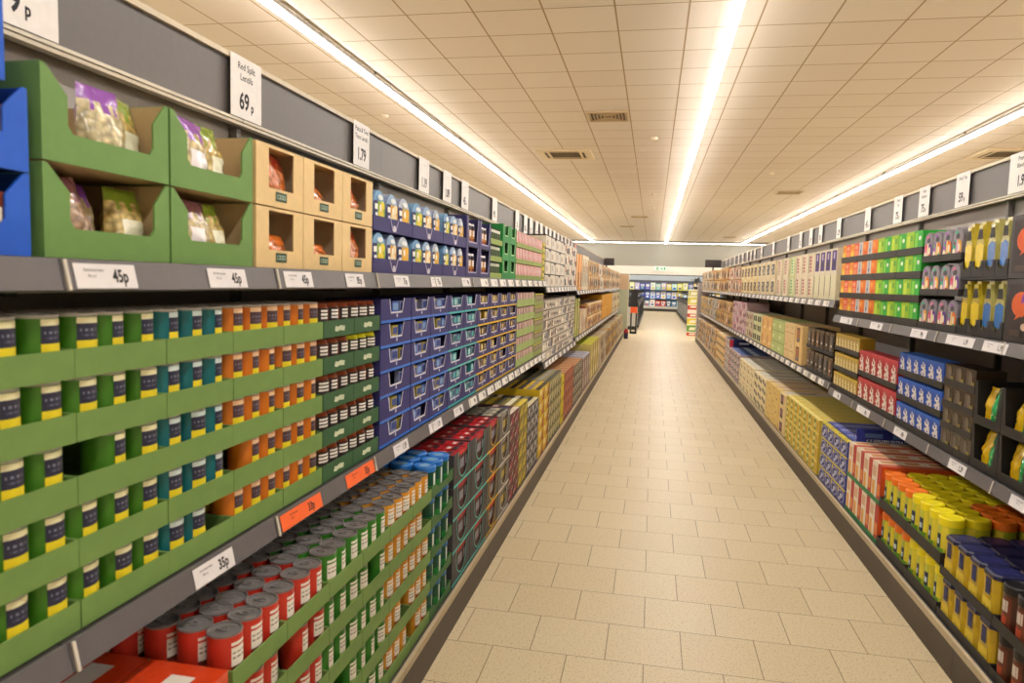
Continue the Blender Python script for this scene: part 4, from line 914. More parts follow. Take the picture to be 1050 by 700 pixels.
# far bays, right middle
zq = .8015
CF = [Proto('coffee_bag', box_mesh(.13, .16, .09, '#2e221e|film', [('p', [(.1, .1), (.5, .05), (.8, .3), (.7, .8), (.3, .9), (.15, .5)], c), (.3, .35, .6, .45, '#cfc4b4'), ('p', [(.6, .2), (.9, .3), (.85, .9), (.7, .7)], '#15100e')])) for c in ('#7a5230', '#5e5a5c', '#4c3420')]
CT = Proto('shelf_tray', tray_mesh(.292, .2, .03, '#1f1a18'))
for t in range(2):
    for i in range(3):
        place('R', 'm', CT, 5.485+.296*i+.05, zq+.0005+.178*t, 'black tray of coffee bags, %s tier, %s from near end, right middle shelf' % (['lower', 'upper'][t], nth(i+1)), 'tray', 'black coffee trays')
        for j in range(2): place('R', 'm', CF[(i+j+t) % 3], 5.485+.296*i+.05+(j-.5)*.14, zq+.005+.178*t, 'dark coffee bag, %s tier, %s from near end, right middle shelf' % (['lower', 'upper'][t], nth(i*2+j+1)), 'bag', 'dark coffee bags', setback=.006)
tiers('R', 'm', 'tan carton with dark photo window', 'carton', Proto('window_carton', box_mesh(.31, .165, .3, '#dcb878', [(.2, .14, .62, .88, '#2f2220'), (.26, .3, .54, .8, '#b06a3a'), (.3, .18, .5, .34, '#8a8088')])), 6.44, 6.76, 1, zq+.0005, .167, 2)
tiers('R', 'm', 'plain tan carton', 'carton', Proto('card_carton', box_mesh(.245, .165, .3, '#dfc28c', [(.1, .45, .9, .5, '#b8905a'), (.3, .7, .6, .85, '#c8a878')])), 6.78, 7.28, 2, zq+.0005, .167, 2)
tiers('R', 'm', 'pale green carton', 'carton', Proto('card_carton', box_mesh(.35, .11, .3, '#b4c27a', [(0, .94, 1, 1, '#7a8a4c'), (.1, .3, .5, .6, '#d0d8a0')])), 7.3, 8.03, 2, zq+.0005, .112, 3)
tiers('R', 'm', 'apricot carton', 'carton', Proto('card_carton', box_mesh(.35, .165, .3, '#e0b26a', [(.1, .3, .4, .8, '#c8905a'), (.5, .2, .9, .4, '#eccf9a')])), 8.05, 8.78, 2, zq+.0005, .167, 2)
tiers('R', 'm', 'light green carton with black openings', 'carton', Proto('card_carton', box_mesh(.32, .11, .3, '#ccd0a0', [(.1, .2, .42, .8, '#241f1c'), (.55, .2, .88, .8, '#241f1c')])), 8.8, 9.5, 2, zq+.0005, .112, 3)
tiers('R', 'm', 'cream carton with small brown marks', 'carton', mixv(3, .3, .11, .3, ['#e4d4b4', '#e8dcc4'], ['#c8906a', '#d8b890'], '#5a4034', 'cream_carton', None, .7), 9.52, 10.2, 2, zq+.0005, .112, 3)
tiers('R', 'm', 'pink carton', 'carton', mixv(5, .33, .11, .3, ['#d06a98', '#e0a0b8', '#e8c8cc'], ['#f4e0e4', '#a83a6a', '#8a3a84'], '#6a2444', 'pink_carton', None, .8), 10.25, 11.9, 5, zq+.0005, .112, 4, 'pink cartons, right middle shelf')
tiers('R', 'm', 'tan and brown far carton', 'carton', mixv(6, .30, .2, .3, ['#e0b468', '#e8cc8c', '#d8a468'], ['#c06030', '#f0d8b0', '#d8b02c', '#a8685a'], '#3a2820', 'cereal_carton', None, 1.2), 11.95, 14.6, 8, zq+.0005, .213, 2, 'tan and brown cartons, right middle shelf')
tiers('R', 'm', 'grey and yellow far carton', 'carton', mixv(6, .3, .2, .3, ['#c8c0b4', '#d8b048', '#e4d8c0'], ['#8a8a94', '#e8e0d4', '#c07a2c'], '#2f2c30', 'snack_carton', None, 1.2), 14.65, 17.3, 8, zq+.0005, .215, 2, 'grey and yellow cartons, right middle shelf')
tiers('R', 'm', 'distant amber carton', 'carton', mixv(4, .35, .2, .3, ['#d8a040', '#e0b868'], ['#8a5a30', '#ecd8b0', '#3a3a68'], '#4a3020', 'amber_carton'), 17.35, 19.5, 6, zq+.0005, .215, 2, 'distant amber cartons, right middle shelf')

# ================= RIGHT BOTTOM ====================
zz0 = .1465
# red cereal cartons
RC = Proto('drink_carton', box_mesh(.152, .200, .115, '#c84a2a', [(.0, 0, .62, 1, '#e8dcc8'), (.08, .1, .35, .5, '#e0a04a'), (.62, .0, 1, 1, '#b8382a'), (.68, .2, .95, .5, '#e0843a'), (.1, .62, .5, .9, '#d8b090')],
     top=[(0, 0, .62, 1, '#dccdb8'), (.62, 0, 1, 1, '#c05a3a'), (.15, .2, .5, .8, '#c88a4a')], side=[(0, .0, 1, 1, '#d4501c'), ]))
tx5 = text_mesh('50* NB', .026, '#e8b82a', 1.0, .0008).copy(); tx5.transform(Matrix.Rotation(PI/2, 4, 'Z')); tx5.transform(Matrix.Translation((-.052, .0775, .172)))
RCT = Proto('drink_carton', [('carton_body', RC.parts), ('lettering', tx5)])
SGR = Proto('cardboard_tray', tray_mesh(.615, .49, .024, '#2f7a44'))
for t in range(2):
    place('R', 'b', SGR, 4.2095, zz0+.0005+.2055*t, 'dark green tray under tall red cartons, %s tier, right bottom shelf' % ['lower', 'upper'][t], 'tray')
    for r in range(4):
        if t == 0 and r: continue
        for i in range(4):
            place('R', 'b', RCT if (t == 1 and i == 0) else RC, 3.980+.1535*i, zz0+.0035+.2055*t, 'tall red and white carton, %s tier, %s row back, %s along, right bottom shelf' % (['lower', 'upper'][t], nth(r+1), nth(i+1)), 'carton', 'tall red and white cartons', setback=.005+r*.118)
# "50p off" lettering on the near ends of the top nearest cartons
# blue laundry cases and yellow cases
NB = Proto('wash_carton', box_mesh(.165, .099, .48, '#2c3a8c|satin', [(.0, .9, 1, 1, '#d8c832'), ('e', .5, .45, .44, .40, '#9a9cc8'), ('e', .5, .45, .36, .31, '#2a3078'), ('e', .55, .5, .16, .13, '#c8cce4'), ('p', [(.25, .05), (.75, .5), (.75, .7), (.15, .2)], '#b9bcd8'), (.06, .62, .2, .86, '#e0cf2c')],
     top=[(0, 0, 1, .06, '#d8c832'), (.05, .1, .45, .9, '#5a62a8'), (.55, .1, .95, .9, '#8c90c0'), (.45, 0, .55, 1, '#1d2566')], side=[(0, 0, 1, 1, '#1f2f8c')]))
for t in range(4):
    for i in range(4): place('R', 'b', NB, 4.615+.1675*i, zz0+.0005+.1005*t, 'blue and yellow wash carton, %s tier up, %s from near end, right bottom shelf' % (nth(t+1), nth(i+1)), 'carton', 'blue and yellow wash cartons', rj=.004)
hb = MB(); hb.box(-.40, 0, -.008, .008, 0, .485, '#1c2c88|satin')
for u0, u1, v0, v1, k in ((.12, .36, .90, .955, '#5f86c8'), (.5, .8, .90, .955, '#5f86c8')):
    hb.face([(-u0*.4, .0085, v0*.485), (-u1*.4, .0085, v0*.485), (-u1*.4, .0085, v1*.485), (-u0*.4, .0085, v1*.485)], k)
hbm = hb.mesh('card_panel')
tx = text_mesh('4 X GOLDEN EXTRA FRESH', .022, '#e8ecf4', 1.0, .0006)
t2 = tx.copy(); t2.transform(Matrix.Rotation(PI/2, 4, 'Z')); t2.transform(Matrix.Translation((-.19, .0095, .419)))
PANEL = (Proto('promotion_board', [('card_panel', hbm), ('lettering', t2)])); place('R', 'b', PANEL, 4.5245, zz0+.0005, 'navy card board with white lettering on the near end of the blue cartons', 'board', setback=.04)
YB = Proto('wash_carton', box_mesh(.17, .096, .48, '#d8bc48', [(.1, .1, .45, .9, '#7a8a3c'), (.15, .3, .4, .6, '#e8e0a0'), (.6, .2, .9, .8, '#c8a02c'), (0, .93, 1, 1, '#efe08a')], top=[(0, 0, 1, .06, '#efe08a'), (.1, .1, .9, .9, '#d8c468'), (.48, 0, .54, 1, '#8a7a3a')]))
tiers('R', 'b', 'yellow and green wash carton', 'carton', YB, 5.285, 6.52, 7, zz0+.0005, .0975, 4, 'yellow and green wash cartons', rj=.004)
tiers('R', 'b', 'cream carton with dark purple window', 'carton', Proto('window_carton', box_mesh(.30, .122, .48, '#dcc48c', [(.2, .15, .62, .85, '#2c2024'), (.28, .35, .55, .75, '#8a4a6a')], top=[(.1, .05, .9, .95, '#c8b8a8'), (.3, .3, .6, .6, '#9a8a88')])), 6.55, 6.88, 1, zz0+.0005, .124, 3)
tiers('R', 'b', 'plain tan carton with fine print', 'carton', Proto('tan_carton', box_mesh(.37, .122, .48, '#dcbd70', [(.2, .45, .7, .5, '#b08c48'), (.6, .1, .75, .2, '#7a5c34'), (.1, .75, .3, .85, '#c09a54')], top=[(.05, .1, .95, .9, '#d0b894'), (.4, 0, .5, 1, '#a86a4a')])), 6.9, 7.66, 2, zz0+.0005, .124, 3)
tiers('R', 'b', 'cream carton with dark slots', 'carton', Proto('slot_carton', box_mesh(.28, .088, .48, '#e4d4aa', [('p', [(.15, .85), (.15, .45), (.9, .1), (.9, .55)], '#2a241e'), ('p', [(.4, .66), (.4, .45), (.7, .3), (.7, .55)], '#a8a088')], top=[(.1, .05, .9, .95, '#d0c8b4'), (.4, .2, .5, .9, '#5a5a6a')])), 7.68, 8.55, 3, zz0+.0005, .09, 4, 'cream cartons with dark slots')
tiers('R', 'b', 'cream carton with small brown print', 'carton', Proto('cream_carton', box_mesh(.33, .122, .48, '#e4d6ae', [('p', [(.3, .35), (.7, .1), (.75, .25), (.35, .5)], '#6a4a34'), (.2, .7, .5, .85, '#c8a878')], top=[(.05, .05, .95, .95, '#cfc8b8'), (.1, .4, .9, .5, '#e8e0d0')])), 8.57, 9.95, 4, zz0+.0005, .124, 3, 'cream cartons with brown print')
tiers('R', 'b', 'grey-pink carton with blue top', 'carton', Proto('blue_topped_carton', box_mesh(.32, .098, .48, '#b8a4a4', [('p', [(0, .2), (1, .6), (1, .75), (0, .4)], '#6a6470'), (.1, .6, .5, .9, '#d8c0b8'), ('e', .7, .3, .12, .2, '#3a4a5a')], top=[(.02, .05, .98, .95, '#33508c'), (.1, .4, .9, .55, '#c0ccd8'), (.2, .7, .8, .8, '#1c2c58')])), 10.0, 11.3, 4, zz0+.0005, .1, 4, 'grey-pink cartons with blue tops')
tiers('R', 'b', 'dark blue carton with red end', 'carton', Proto('blue_carton', box_mesh(.32, .10, .48, '#c8ccc8', [(.0, 0, .2, 1, '#c02c3a'), (.4, .2, .9, .7, '#8a9a8a')], top=[(0, 0, 1, 1, '#141c50'), (.2, .3, .7, .5, '#c8ccd8')], side=[(0, 0, .12, 1, '#c8283a'), (.12, 0, 1, 1, '#141c58'), (.3, .3, .6, .6, '#d8dce8')])), 11.35, 12.0, 2, zz0+.0005, .102, 5, 'dark blue cartons, right bottom shelf')
tiers('R', 'b', 'tan carton with rows of black holes', 'carton', Proto('slot_carton', box_mesh(.3, .122, .48, '#e0c084', [(.1, .3, .4, .65, '#241c18'), (.6, .35, .9, .7, '#3a2a20')], top=[(.1, .05, .9, .95, '#e0c8a0')])), 12.05, 13.6, 5, zz0+.0005, .124, 4, 'tan cartons with black holes')
tiers('R', 'b', 'orange-tan far carton', 'carton', mixv(6, .335, .165, .45, ['#d89a50', '#c8b8a8', '#e8c890'], ['#8a5a38', '#e8d0a8', '#8a8490'], '#33303a', 'snack_carton', None, 1.2), 13.65, 16.4, 8, zz0+.0005, .168, 3, 'orange-tan cartons, right bottom shelf')
tiers('R', 'b', 'distant mixed tan carton', 'carton', mixv(6, .36, .165, .45, ['#b8a8a0', '#e0b070', '#d8c8b8'], ['#3a3a58', '#f0d8a8', '#c88a3a'], '#2c2830', 'snack_carton', None, 1.2), 16.45, 19.3, 7, zz0+.0005, .168, 3, 'distant tan cartons, right bottom shelf')
# tubs with orange / yellow lids
gy = [(-40, 40, .08, .30, '#6aa02c'), (-22, 22, .3, .62, '#1f2a44'), (-14, 14, .38, .5, '#c8d8e0'), (25, 60, .3, .8, '#e0d03a'), (-60, -25, .3, .8, '#e0d03a')]
TO = tub(.0475, .185, '#a8b02c', '#f0781a', gy, name='drink_powder_tub', lidh=.034, k2='|gloss')
TY = tub(.0475, .185, '#c8c82c', '#f2e014', gy, name='drink_powder_tub', lidh=.034, k2='|gloss')
TT = Proto('shelf_tray', tray_mesh(.395, .40, .05, '#25211f'))
for t in range(2):
    zz_ = zz0+.0005+.2055*t
    for i in range(2): place('R', 'b', TT, 3.1+.199+.398*i, zz_, 'black tray of powder tubs, %s tier, %s, right bottom shelf' % (['lower', 'upper'][t], ['nearer', 'farther'][i]), 'tray')
    for r in range(4 if t else 1):
        for i in range(8):
            c = 'orange' if (i >= 4 and r < 1) or (r >= 2 and i < 3) or (t == 0 and i > 4) else 'yellow'
            if r == 1 and i < 1: c = 'yellow'
            place('R', 'b', TO if c == 'orange' else TY, 3.154+.0985*i, zz_+.003, '%s-lidded powder tub, %s tier, %s row back, %s along, right bottom shelf' % (c, ['lower', 'upper'][t], nth(r+1), nth(i+1)), 'tub', 'powder tubs with coloured lids', setback=.006+r*.098, rj=.15)
# navy-lidded square coffee jars
def sqjar():
    b = MB(); w, h = .108, .165; c = .018
    def ring(s, z): 
        o = w/2*s; q = c*s
        return [(-w/2+x, y, z) for x, y in [(o, -o+q), (o, o-q), (o-q, o), (-o+q, o), (-o, o-q), (-o, -o+q), (-o+q, -o), (o-q, -o)]]
    def skin(mb, rings, k):
        for A, B_ in zip(rings[:-1], rings[1:]):
            for i in range(8): mb.face([A[i], A[(i+1) % 8], B_[(i+1) % 8], B_[i]], k)
    skin(b, [ring(.86, 0), ring(.96, .012), ring(.97, h*.5), ring(.94, h*.6), ring(.97, h*.7), ring(.97, h*.88)], '#c0a01c|gloss')
    l = MB(); l.face([(.0002, -.018, h*.5), (.0002, .018, h*.5), (.0002, .018, h*.86), (.0002, -.018, h*.86)], '#262a5c'); l.face([(.0002, -.034, .01), (.0002, -.012, .045), (.0002, 0, .012), (.0002, .012, .045), (.0002, .034, .01), (.0002, .034, h*.42), (.0002, -.034, h*.42)], '#dcc030')
    cp = MB(); skin(cp, [ring(.98, h*.88), ring(1.0, h*.89), ring(1.0, h*.97), ring(.9, h)], '#1a1c44|satin'); cp.face(ring(.9, h), '#1f2250|satin'); cp.face([(x*.98, y*1.0, h+.0006) for x, y, z in [(-.02, -.03, 0), (-.02, .03, 0), (-.088, .03, 0), (-.088, -.03, 0)]], '#282c60|gloss')
    g = MB(); skin(g, [ring(1.004, h*.878), ring(1.004, h*.889)], '#c8a838|metal')
    return Proto('coffee_jar', [('jar_body', b.mesh('jar_body')), ('label', l.mesh('label')), ('lid', cp.mesh('lid'), [('gold_band', g.mesh('gold_band'))])])
SJ = sqjar()
ST2 = Proto('shelf_tray', tray_mesh(.452, .46, .036, '#25211f'))
for t in range(2):
    place('R', 'b', ST2, 2.868, zz0+.0005+.176*t, 'black tray of navy-lidded jars, %s tier, right bottom shelf' % ['lower', 'upper'][t], 'tray')
    for r in range(4 if t else 1):
        for i in range(4): place('R', 'b', SJ, 2.700+.1115*i, zz0+.0035+.176*t, 'square navy-lidded coffee jar, %s tier, %s row back, %s along, right bottom shelf' % (['lower', 'upper'][t], nth(r+1), nth(i+1)), 'jar', 'navy-lidded coffee jars', setback=.006+r*.111)
BJR = tub(.047, .165, '#4a2416', '#17151a', [(-40, 40, .1, .75, '#6a3018'), (-24, 24, .45, .68, '#c8bdb0'), (-20, 20, .2, .36, '#b0421c')], name='coffee_jar', lidh=.03, k2='|gloss')
ST3 = Proto('shelf_tray', tray_mesh(.40, .42, .036, '#25211f'))
for t in range(2):
    place('R', 'b', ST3, 2.438, zz0+.0005+.176*t, 'black tray of brown jars, %s tier, right bottom shelf' % ['lower', 'upper'][t], 'tray')
    for r in range(3 if t else 1):
        for i in range(4): place('R', 'b', BJR, 2.29+.0985*i, zz0+.0035+.176*t, 'round black-lidded brown jar, %s tier, %s row back, %s along, right bottom shelf' % (['lower', 'upper'][t], nth(r+1), nth(i+1)), 'jar', 'black-lidded brown jars', setback=.006+r*.098)

# ================= PRICE CARDS ====================
def card(w, h, lines, paper='#efeae6', name='price_card'):
    b = MB(); b.box(0, .0012, -w/2, w/2, 0, h, paper)
    parts = [('card_sheet', b.mesh('card_sheet'))]
    for s, size, y, z, bold, sx in lines:
        parts.append(('lettering', moved(text_mesh(s, size, '#17151a', sx, bold), .0016, y, z)))
    return Proto(name, parts)
def hcard(side, y0, y1, price, title, label, cat='price card', paper='#efeae6', small=False):
    w = y1-y0; h = .195
    L_ = []
    if title:
        for i, s in enumerate(title): L_.append((s, .030, 0, h*.84-.034*i, .0003, .95))
    else: L_.append(('-- ---', .02, 0, h*.8, 0, 1))
    if price: L_.append((price[0], .074, -.014 if price[1] else 0, h*.27, .0022, .78))
    if price and price[1]: L_.append((price[1], .040, (.034 if len(price[0]) > 1 else .018), h*.22, .0014, .8))
    P = card(w, h, L_, paper)
    x = XH[side]+(.0155 if side == 'L' else -.0155)
    put(P, (x, (y0+y1)/2, 1.9575), ROT[side], label, cat)
hl = [(1.235, 1.432, ('9', 'p'), None, '9p'), (2.105, 2.285, ('69', 'p'), ['Red Split', 'Lentils'], '69p'), (3.055, 3.235, ('1.79', ''), ['Dried & Two', 'Tone Lentils'], '1.79')]
hcard('L', 1.235, 1.432, ('9', 'p'), None, 'white price card ending in 9p at the near end, left header board')
hcard('L', 2.105, 2.285, ('69', 'p'), ['Red Split', 'Lentils'], 'white price card reading Red Split Lentils 69p, left header board')
hcard('L', 3.055, 3.235, ('1.79', ''), ['Pasta & Two', 'Tone Lentils'], 'white price card reading 1.79, left header board')
rest = [3.97, 4.45, 4.9, 5.875, 6.9, 7.37, 7.72, 8.1, 8.45, 8.85, 9.2, 9.6, 10.0, 10.4, 10.85, 11.3, 11.75]
prices = [('1.19', ''), ('1.09', ''), ('45', 'p'), ('99', 'p'), ('55', 'p'), ('85', 'p'), ('75', 'p'), ('1.29', ''), ('69', 'p'), ('99', 'p'), ('89', 'p'), ('59', 'p'), ('39', 'p'), ('1.49', ''), ('79', 'p'), ('95', 'p')]
for i, y in enumerate(rest):
    hcard('L', y, y+.185, prices[i % 16], None, 'white price card, %s beyond the 1.79 card, left header board' % nth(i+1))
hcard('L', 12.3, 12.5, None, None, 'salmon pink card among the white ones, left header board', 'card', '#e8a08c')
rr = [(3.80, 4.07, ('1.99', ''), ['Premium', 'Blend Tea'], 'white price card reading 1.99 at the right edge, right header board'), (4.535, 4.72, ('59', 'p'), ['Fruit Tea'], 'white price card reading 59p, right header board'),
      (5.135, 5.32, ('75', 'p'), ['Fruit', 'Infusion'], 'white price card reading 75p next to the 59p card, right header board'), (5.65, 5.835, ('75', 'p'), ['Green', 'Tea'], 'white price card reading 75p, farther of the two 75p cards, right header board')]
for y0, y1, pr, ti, lab in rr: hcard('R', y0, y1, pr, ti, lab)
for i, y in enumerate([6.42, 7.37, 8.14, 8.62, 9.2, 10.0, 11.2, 12.4, 13.2, 13.7, 14.2, 14.9, 15.6, 16.4, 17.3, 18.2]):
    hcard('R', y, y+.16, prices[(i*5+2) % 16], None, 'white price card, %s beyond the two 75p cards, right header board' % nth(i+1))
# shelf-edge tickets
def ticket(side, lv, y0, y1, price, label, paper='#e6e1e2', cat='price ticket', txt=True, zoff=0):
    w = y1-y0; h = .040
    lines = []
    if price: lines.append((price, .030, w*.22, h*.48, .0009, .78))
    if txt: lines += [('Red kidney beans', .0075, -w*.2, h*.74, 0, .8), ('400 g tin', .0065, -w*.24, h*.5, 0, .8)] if w > .12 else [('500 g', .007, -w*.28, h*.7, 0, .8)]
    P = card(w, h, lines, paper, 'price_ticket')
    y = (y0+y1)/2
    z = (ZT if side == 'L' else ZTR)(y) if lv == 't' else (ZM if side == 'L' else ZMR)(y)
    s = 1 if side == 'L' else -1
    o = put(P, (XS[side]+s*.0092, y, z-.0455), ROT[side], label, cat, None, (0, -.225))
ticket('L', 't', .952, 1.085, '45p', 'white shelf ticket reading 45p under the nearer green cases, left top shelf')
ticket('L', 't', 1.290, 1.425, '45p', 'white shelf ticket reading 45p under the farther green cases, left top shelf')
ticket('L', 't', 1.592, 1.735, '45p', 'white shelf ticket reading 45p under the nearest cream carton, left top shelf')
ticket('L', 't', 1.945, 2.075, '85p', 'white shelf ticket under the farthest cream carton, left top shelf')
ticket('L', 't', 2.34, 2.49, '75p', 'white shelf ticket under the first navy pouch tray, left top shelf')
ticket('L', 't', 2.755, 2.90, '75p', 'white shelf ticket under the second navy pouch tray, left top shelf')
ticket('L', 't', 3.23, 3.38, '99p', 'white shelf ticket under the third navy pouch tray, left top shelf')
yy = 3.6; i = 0
while yy < 19.2:
    ticket('L', 't', yy, yy+.16, ['59p', '75p', '99p', '1.19'][i % 4], 'white shelf ticket, %s beyond the pouch trays, left top shelf rail' % nth(i+1), '#efeae6', txt=False)
    yy += .24 if yy < 8 else .34; i += 1
ticket('L', 'm', 1.236, 1.372, '35p', 'white shelf ticket reading 35p under the green tins, left middle shelf')
ticket('L', 'm', 1.578, 1.795, '33p', 'bright orange shelf ticket under the orange tins, left middle shelf', '#ff6a2c')
ticket('L', 'm', 1.960, 2.175, '55p', 'bright orange shelf ticket under the brown jars, left middle shelf', '#ff6a2c')
ticket('L', 'm', 2.36, 2.51, '1.19', 'white shelf ticket under the nearest navy case, left middle shelf')
ticket('L', 'm', 2.77, 2.945, '1.19', 'white shelf ticket under the blue-edged navy cases, left middle shelf')
ticket('L', 'm', 3.14, 3.30, '99p', 'white shelf ticket under the teal-edged cases, left middle shelf')
yy = 3.42; i = 0
while yy < 19.2:
    ticket('L', 'm', yy, yy+.15, ['99p', '59p', '75p', '1.29'][i % 4], 'white shelf ticket, %s beyond the teal-edged cases, left middle shelf rail' % nth(i+1), '#efe9e2', txt=False)
    yy += .20 if yy < 6.5 else .33; i += 1
for y0, y1, pr, lab in ((2.83, 3.02, '1.19', 'under the blue pouches'), (3.10, 3.37, '1.19', 'under the yellow pouches'), (3.60, 3.80, '99p', 'under the arched picture packs'), (4.25, 4.47, '59p', 'under the green tea boxes'), (4.86, 5.15, '75p', 'under the orange tea boxes')):
    ticket('R', 't', y0, y1, pr, 'white shelf ticket %s, right top shelf' % lab)
for y0, y1, pr, lab in ((2.50, 2.72, '1.29', 'at the frame edge under the foil bags'), (3.08, 3.245, '1.29', 'under the brown packs'), (3.76, 3.94, '89p', 'under the blue boxes'), (4.37, 4.62, '89p', 'under the red boxes'), (5.02, 5.20, '99p', 'under the gold boxes')):
    ticket('R', 'm', y0, y1, pr, 'white shelf ticket %s, right middle shelf' % lab)
for lv, nm in (('t', 'top'), ('m', 'middle')):
    yy = 5.5; i = 0
    while yy < 19:
        ticket('R', lv, yy, yy+.17, ['99p', '1.49', '79p', '1.99'][i % 4], 'white shelf ticket, %s beyond the height step, right %s shelf rail' % (nth(i+1), nm), '#e9e4dd', txt=False)
        yy += .27 if yy < 9 else .36; i += 1

# ================= FAR END ====================
def solid(name, mb, loc, label, cat, group=None, rot=0):
    o = obj(name, mb.mesh(name)); o.location = loc; o.rotation_euler = (0, 0, rot); return tag(o, label, cat, group)
b = MB(); b.box(0, .33, 0, .04, 0, 1.32, '#bfc7ae'); b.box(0, .33, 0, .04, 1.3205, 1.74, '#d8bc9c'); b.box(.31, .33, -.004, -.0005, 0, 1.74, '#e8e0d0')
solid('end_panel', b, (-.98, 19.97, 0), 'pale green and peach end panel closing the left shelving run', 'panel')
b = MB(); b.box(0, .30, 0, .04, 0, 1.56, '#a8a0a0'); b.box(0, .02, -.004, -.0005, 0, 1.56, '#c8c0bc')
solid('end_panel', b, (1.17, 19.65, 0), 'plain grey end panel closing the right shelving run', 'panel')
b = MB(); b.box(0, .42, 0, .03, 0, .2, '#3a3436'); b.box(.02, .05, 0, .03, -.0, .2, '#3a3436')
for nm, x, y, lab in (('L', -1.50, 19.96, 'dark header sign board on the far end of the left run'), ('R', 1.33, 19.68, 'dark header sign board on the far end of the right run')):
    b = MB(); b.box(0, .42, 0, .03, 0, .2, '#3a3436')
    t = bpy.data.objects.new('header_sign', None); C.objects.link(t); t.location = (x, y, 1.97)
    obj('sign_board', b.mesh('sign_board'), t)
    q = MB(); q.box(.19, .23, .031, .045, -1.97, .18, '#6b6661'); obj('support_post', q.mesh('support_post'), t)
    tag(t, lab, 'sign')
# small red-topped bin by the left end
b = MB(); b.lathe([(0, 0), (.05, 0), (.055, .02), (.06, .16)], '#2a2844', seg=14); c = MB(); c.lathe([(.062, .16), (.062, .20), (.03, .27), (0, .28)], '#b02434', seg=14)
t = bpy.data.objects.new('small_bin', None); C.objects.link(t); t.location = (-.66, 19.4, 0); obj('bin_body', b.mesh('bin_body'), t); obj('bin_top', c.mesh('bin_top'), t, 'red domed top'); tag(t, 'small navy bin with red top on the floor by the left end', 'bin')
# black display stand with orange sign
t = bpy.data.objects.new('display_stand', None); C.objects.link(t); t.location = (-.53, 21.6, 0)
b = MB(); b.box(-.1, .1, -.1, .1, 0, .06, '#1c1a1c'); obj('base', b.mesh('base'), t)
for x in (-.075, .075):
    b = MB(); b.box(x-.022, x+.022, -.06, .06, .0605, .62, '#232023'); obj('leg', b.mesh('leg'), t)
b = MB(); b.box(-.1, .1, -.08, .08, .6205, 1.32, '#1e1b1d'); obj('display_panel', b.mesh('display_panel'), t)
b = MB(); b.box(-.1, .1, -.088, -.081, .62, .80, '#f0602c'); obj('sign_card', b.mesh('sign_card'), t, 'bright orange sign card')
tag(t, 'tall black display stand with an orange card beyond the left run', 'display stand')
# chest freezers both sides
def freezer(x0, x1, y0, L_, label, s):
    t = bpy.data.objects.new('chest_freezer', None); C.objects.link(t); t.location = ((x0+x1)/2, y0, 0); w = (x1-x0)/2
    b = MB(); b.box(-w, w, 0, L_, .12, .74, '#b4b4ae'); 
    obj('body', b.mesh('body'), t)
    b = MB(); b.box(-w+.03, w-.03, .02, L_-.02, 0, .1195, '#1c1a1a'); obj('plinth', b.mesh('plinth'), t)
    for sx in (-1, 1):
        b = MB(); xa, xb = sorted((sx*w*1.0, sx*(w+.05))); b.box(xa, xb, 0, L_, .08, .15, '#1e1c1c'); obj('bumper', b.mesh('bumper'), t)
    b = MB(); b.box(-w-.03, -w+.08, 0, L_, .7405, .86, '#232122|satin'); b.box(w-.08, w+.03, 0, L_, .7405, .86, '#232122|satin'); b.box(-w+.08, w-.08, 0, .08, .7405, .86, '#232122|satin'); b.box(-w+.08, w-.08, L_-.08, L_, .7405, .86, '#232122|satin'); obj('rim', b.mesh('rim'), t)
    b = MB(); b.box(-w+.08, w-.08, .08, L_-.08, .80, .806, '#c8d4d8|glass'); obj('glass_lid', b.mesh('glass_lid'), t)
    for i in range(4):
        b = MB(); xx = s*w; xa, xb = sorted((xx, xx+s*.012)); b.box(xa, xb, L_*(i+.5)/4-.02, L_*(i+.5)/4+.02, .16, .73, '#3a3838'); obj('trim_post', b.mesh('trim_post'), t)
    for yy_ in (0.04, L_-.04):
        b = MB(); b.tube([(s*(w+.01), yy_, .861), (s*(w-.06), yy_, 1.1), (-s*w*.2, yy_, 1.16)], .018, '#1e1c1c'); obj('guard_rail', b.mesh('guard_rail'), t)
    b = MB(); b.tube([(s*(w-.06), .04, 1.1), (s*(w-.06), L_-.04, 1.1)], .018, '#1e1c1c'); obj('guard_rail', b.mesh('guard_rail'), t)
    tag(t, label, 'freezer')
for i in range(5):
    freezer(-1.6, -.46, 23.4+3.05*i, 3.0, 'black-rimmed grey chest freezer, %s from the camera in the left far row' % nth(i+1), 1)
    freezer(1.30, 2.4, 23.4+3.05*i, 3.0, 'black-rimmed grey chest freezer, %s from the camera in the right far row' % nth(i+1), -1)
# stacked display crates at right
cols = [('#d8452c', .12, 'red base crate'), ('#6aa03a', .22, 'green crate'), ('#e0d02c', .20, 'yellow-green crate'), ('#c8402c', .14, 'lower red and white crate'), ('#e8dcd0', .12, 'middle white and red crate'), ('#c8402c', .12, 'upper red and white crate'), ('#d8cf5a', .24, 'pale yellow crate'), ('#c9c98a', .20, 'topmost cream-green crate')]
z = 0
for c, h, nm in cols:
    b = MB(); b.box(-.14, .14, -.2, .2, 0, h-.03, c); b.box(-.145, .145, -.205, .205, h-.03, h-.001, '#efe8dc' if c != '#e8dcd0' else '#c8402c')
    b.face([(-.1, -.2006, h*.2), (.08, -.2006, h*.2), (.1, -.2006, h*.6), (-.06, -.2006, h*.6)], '#f2ecd8')
    solid('display_crate', b, (1.165+.02, 21.9, z), '%s in the bright stack beyond the right end' % nm, 'crate'); z += h+.001
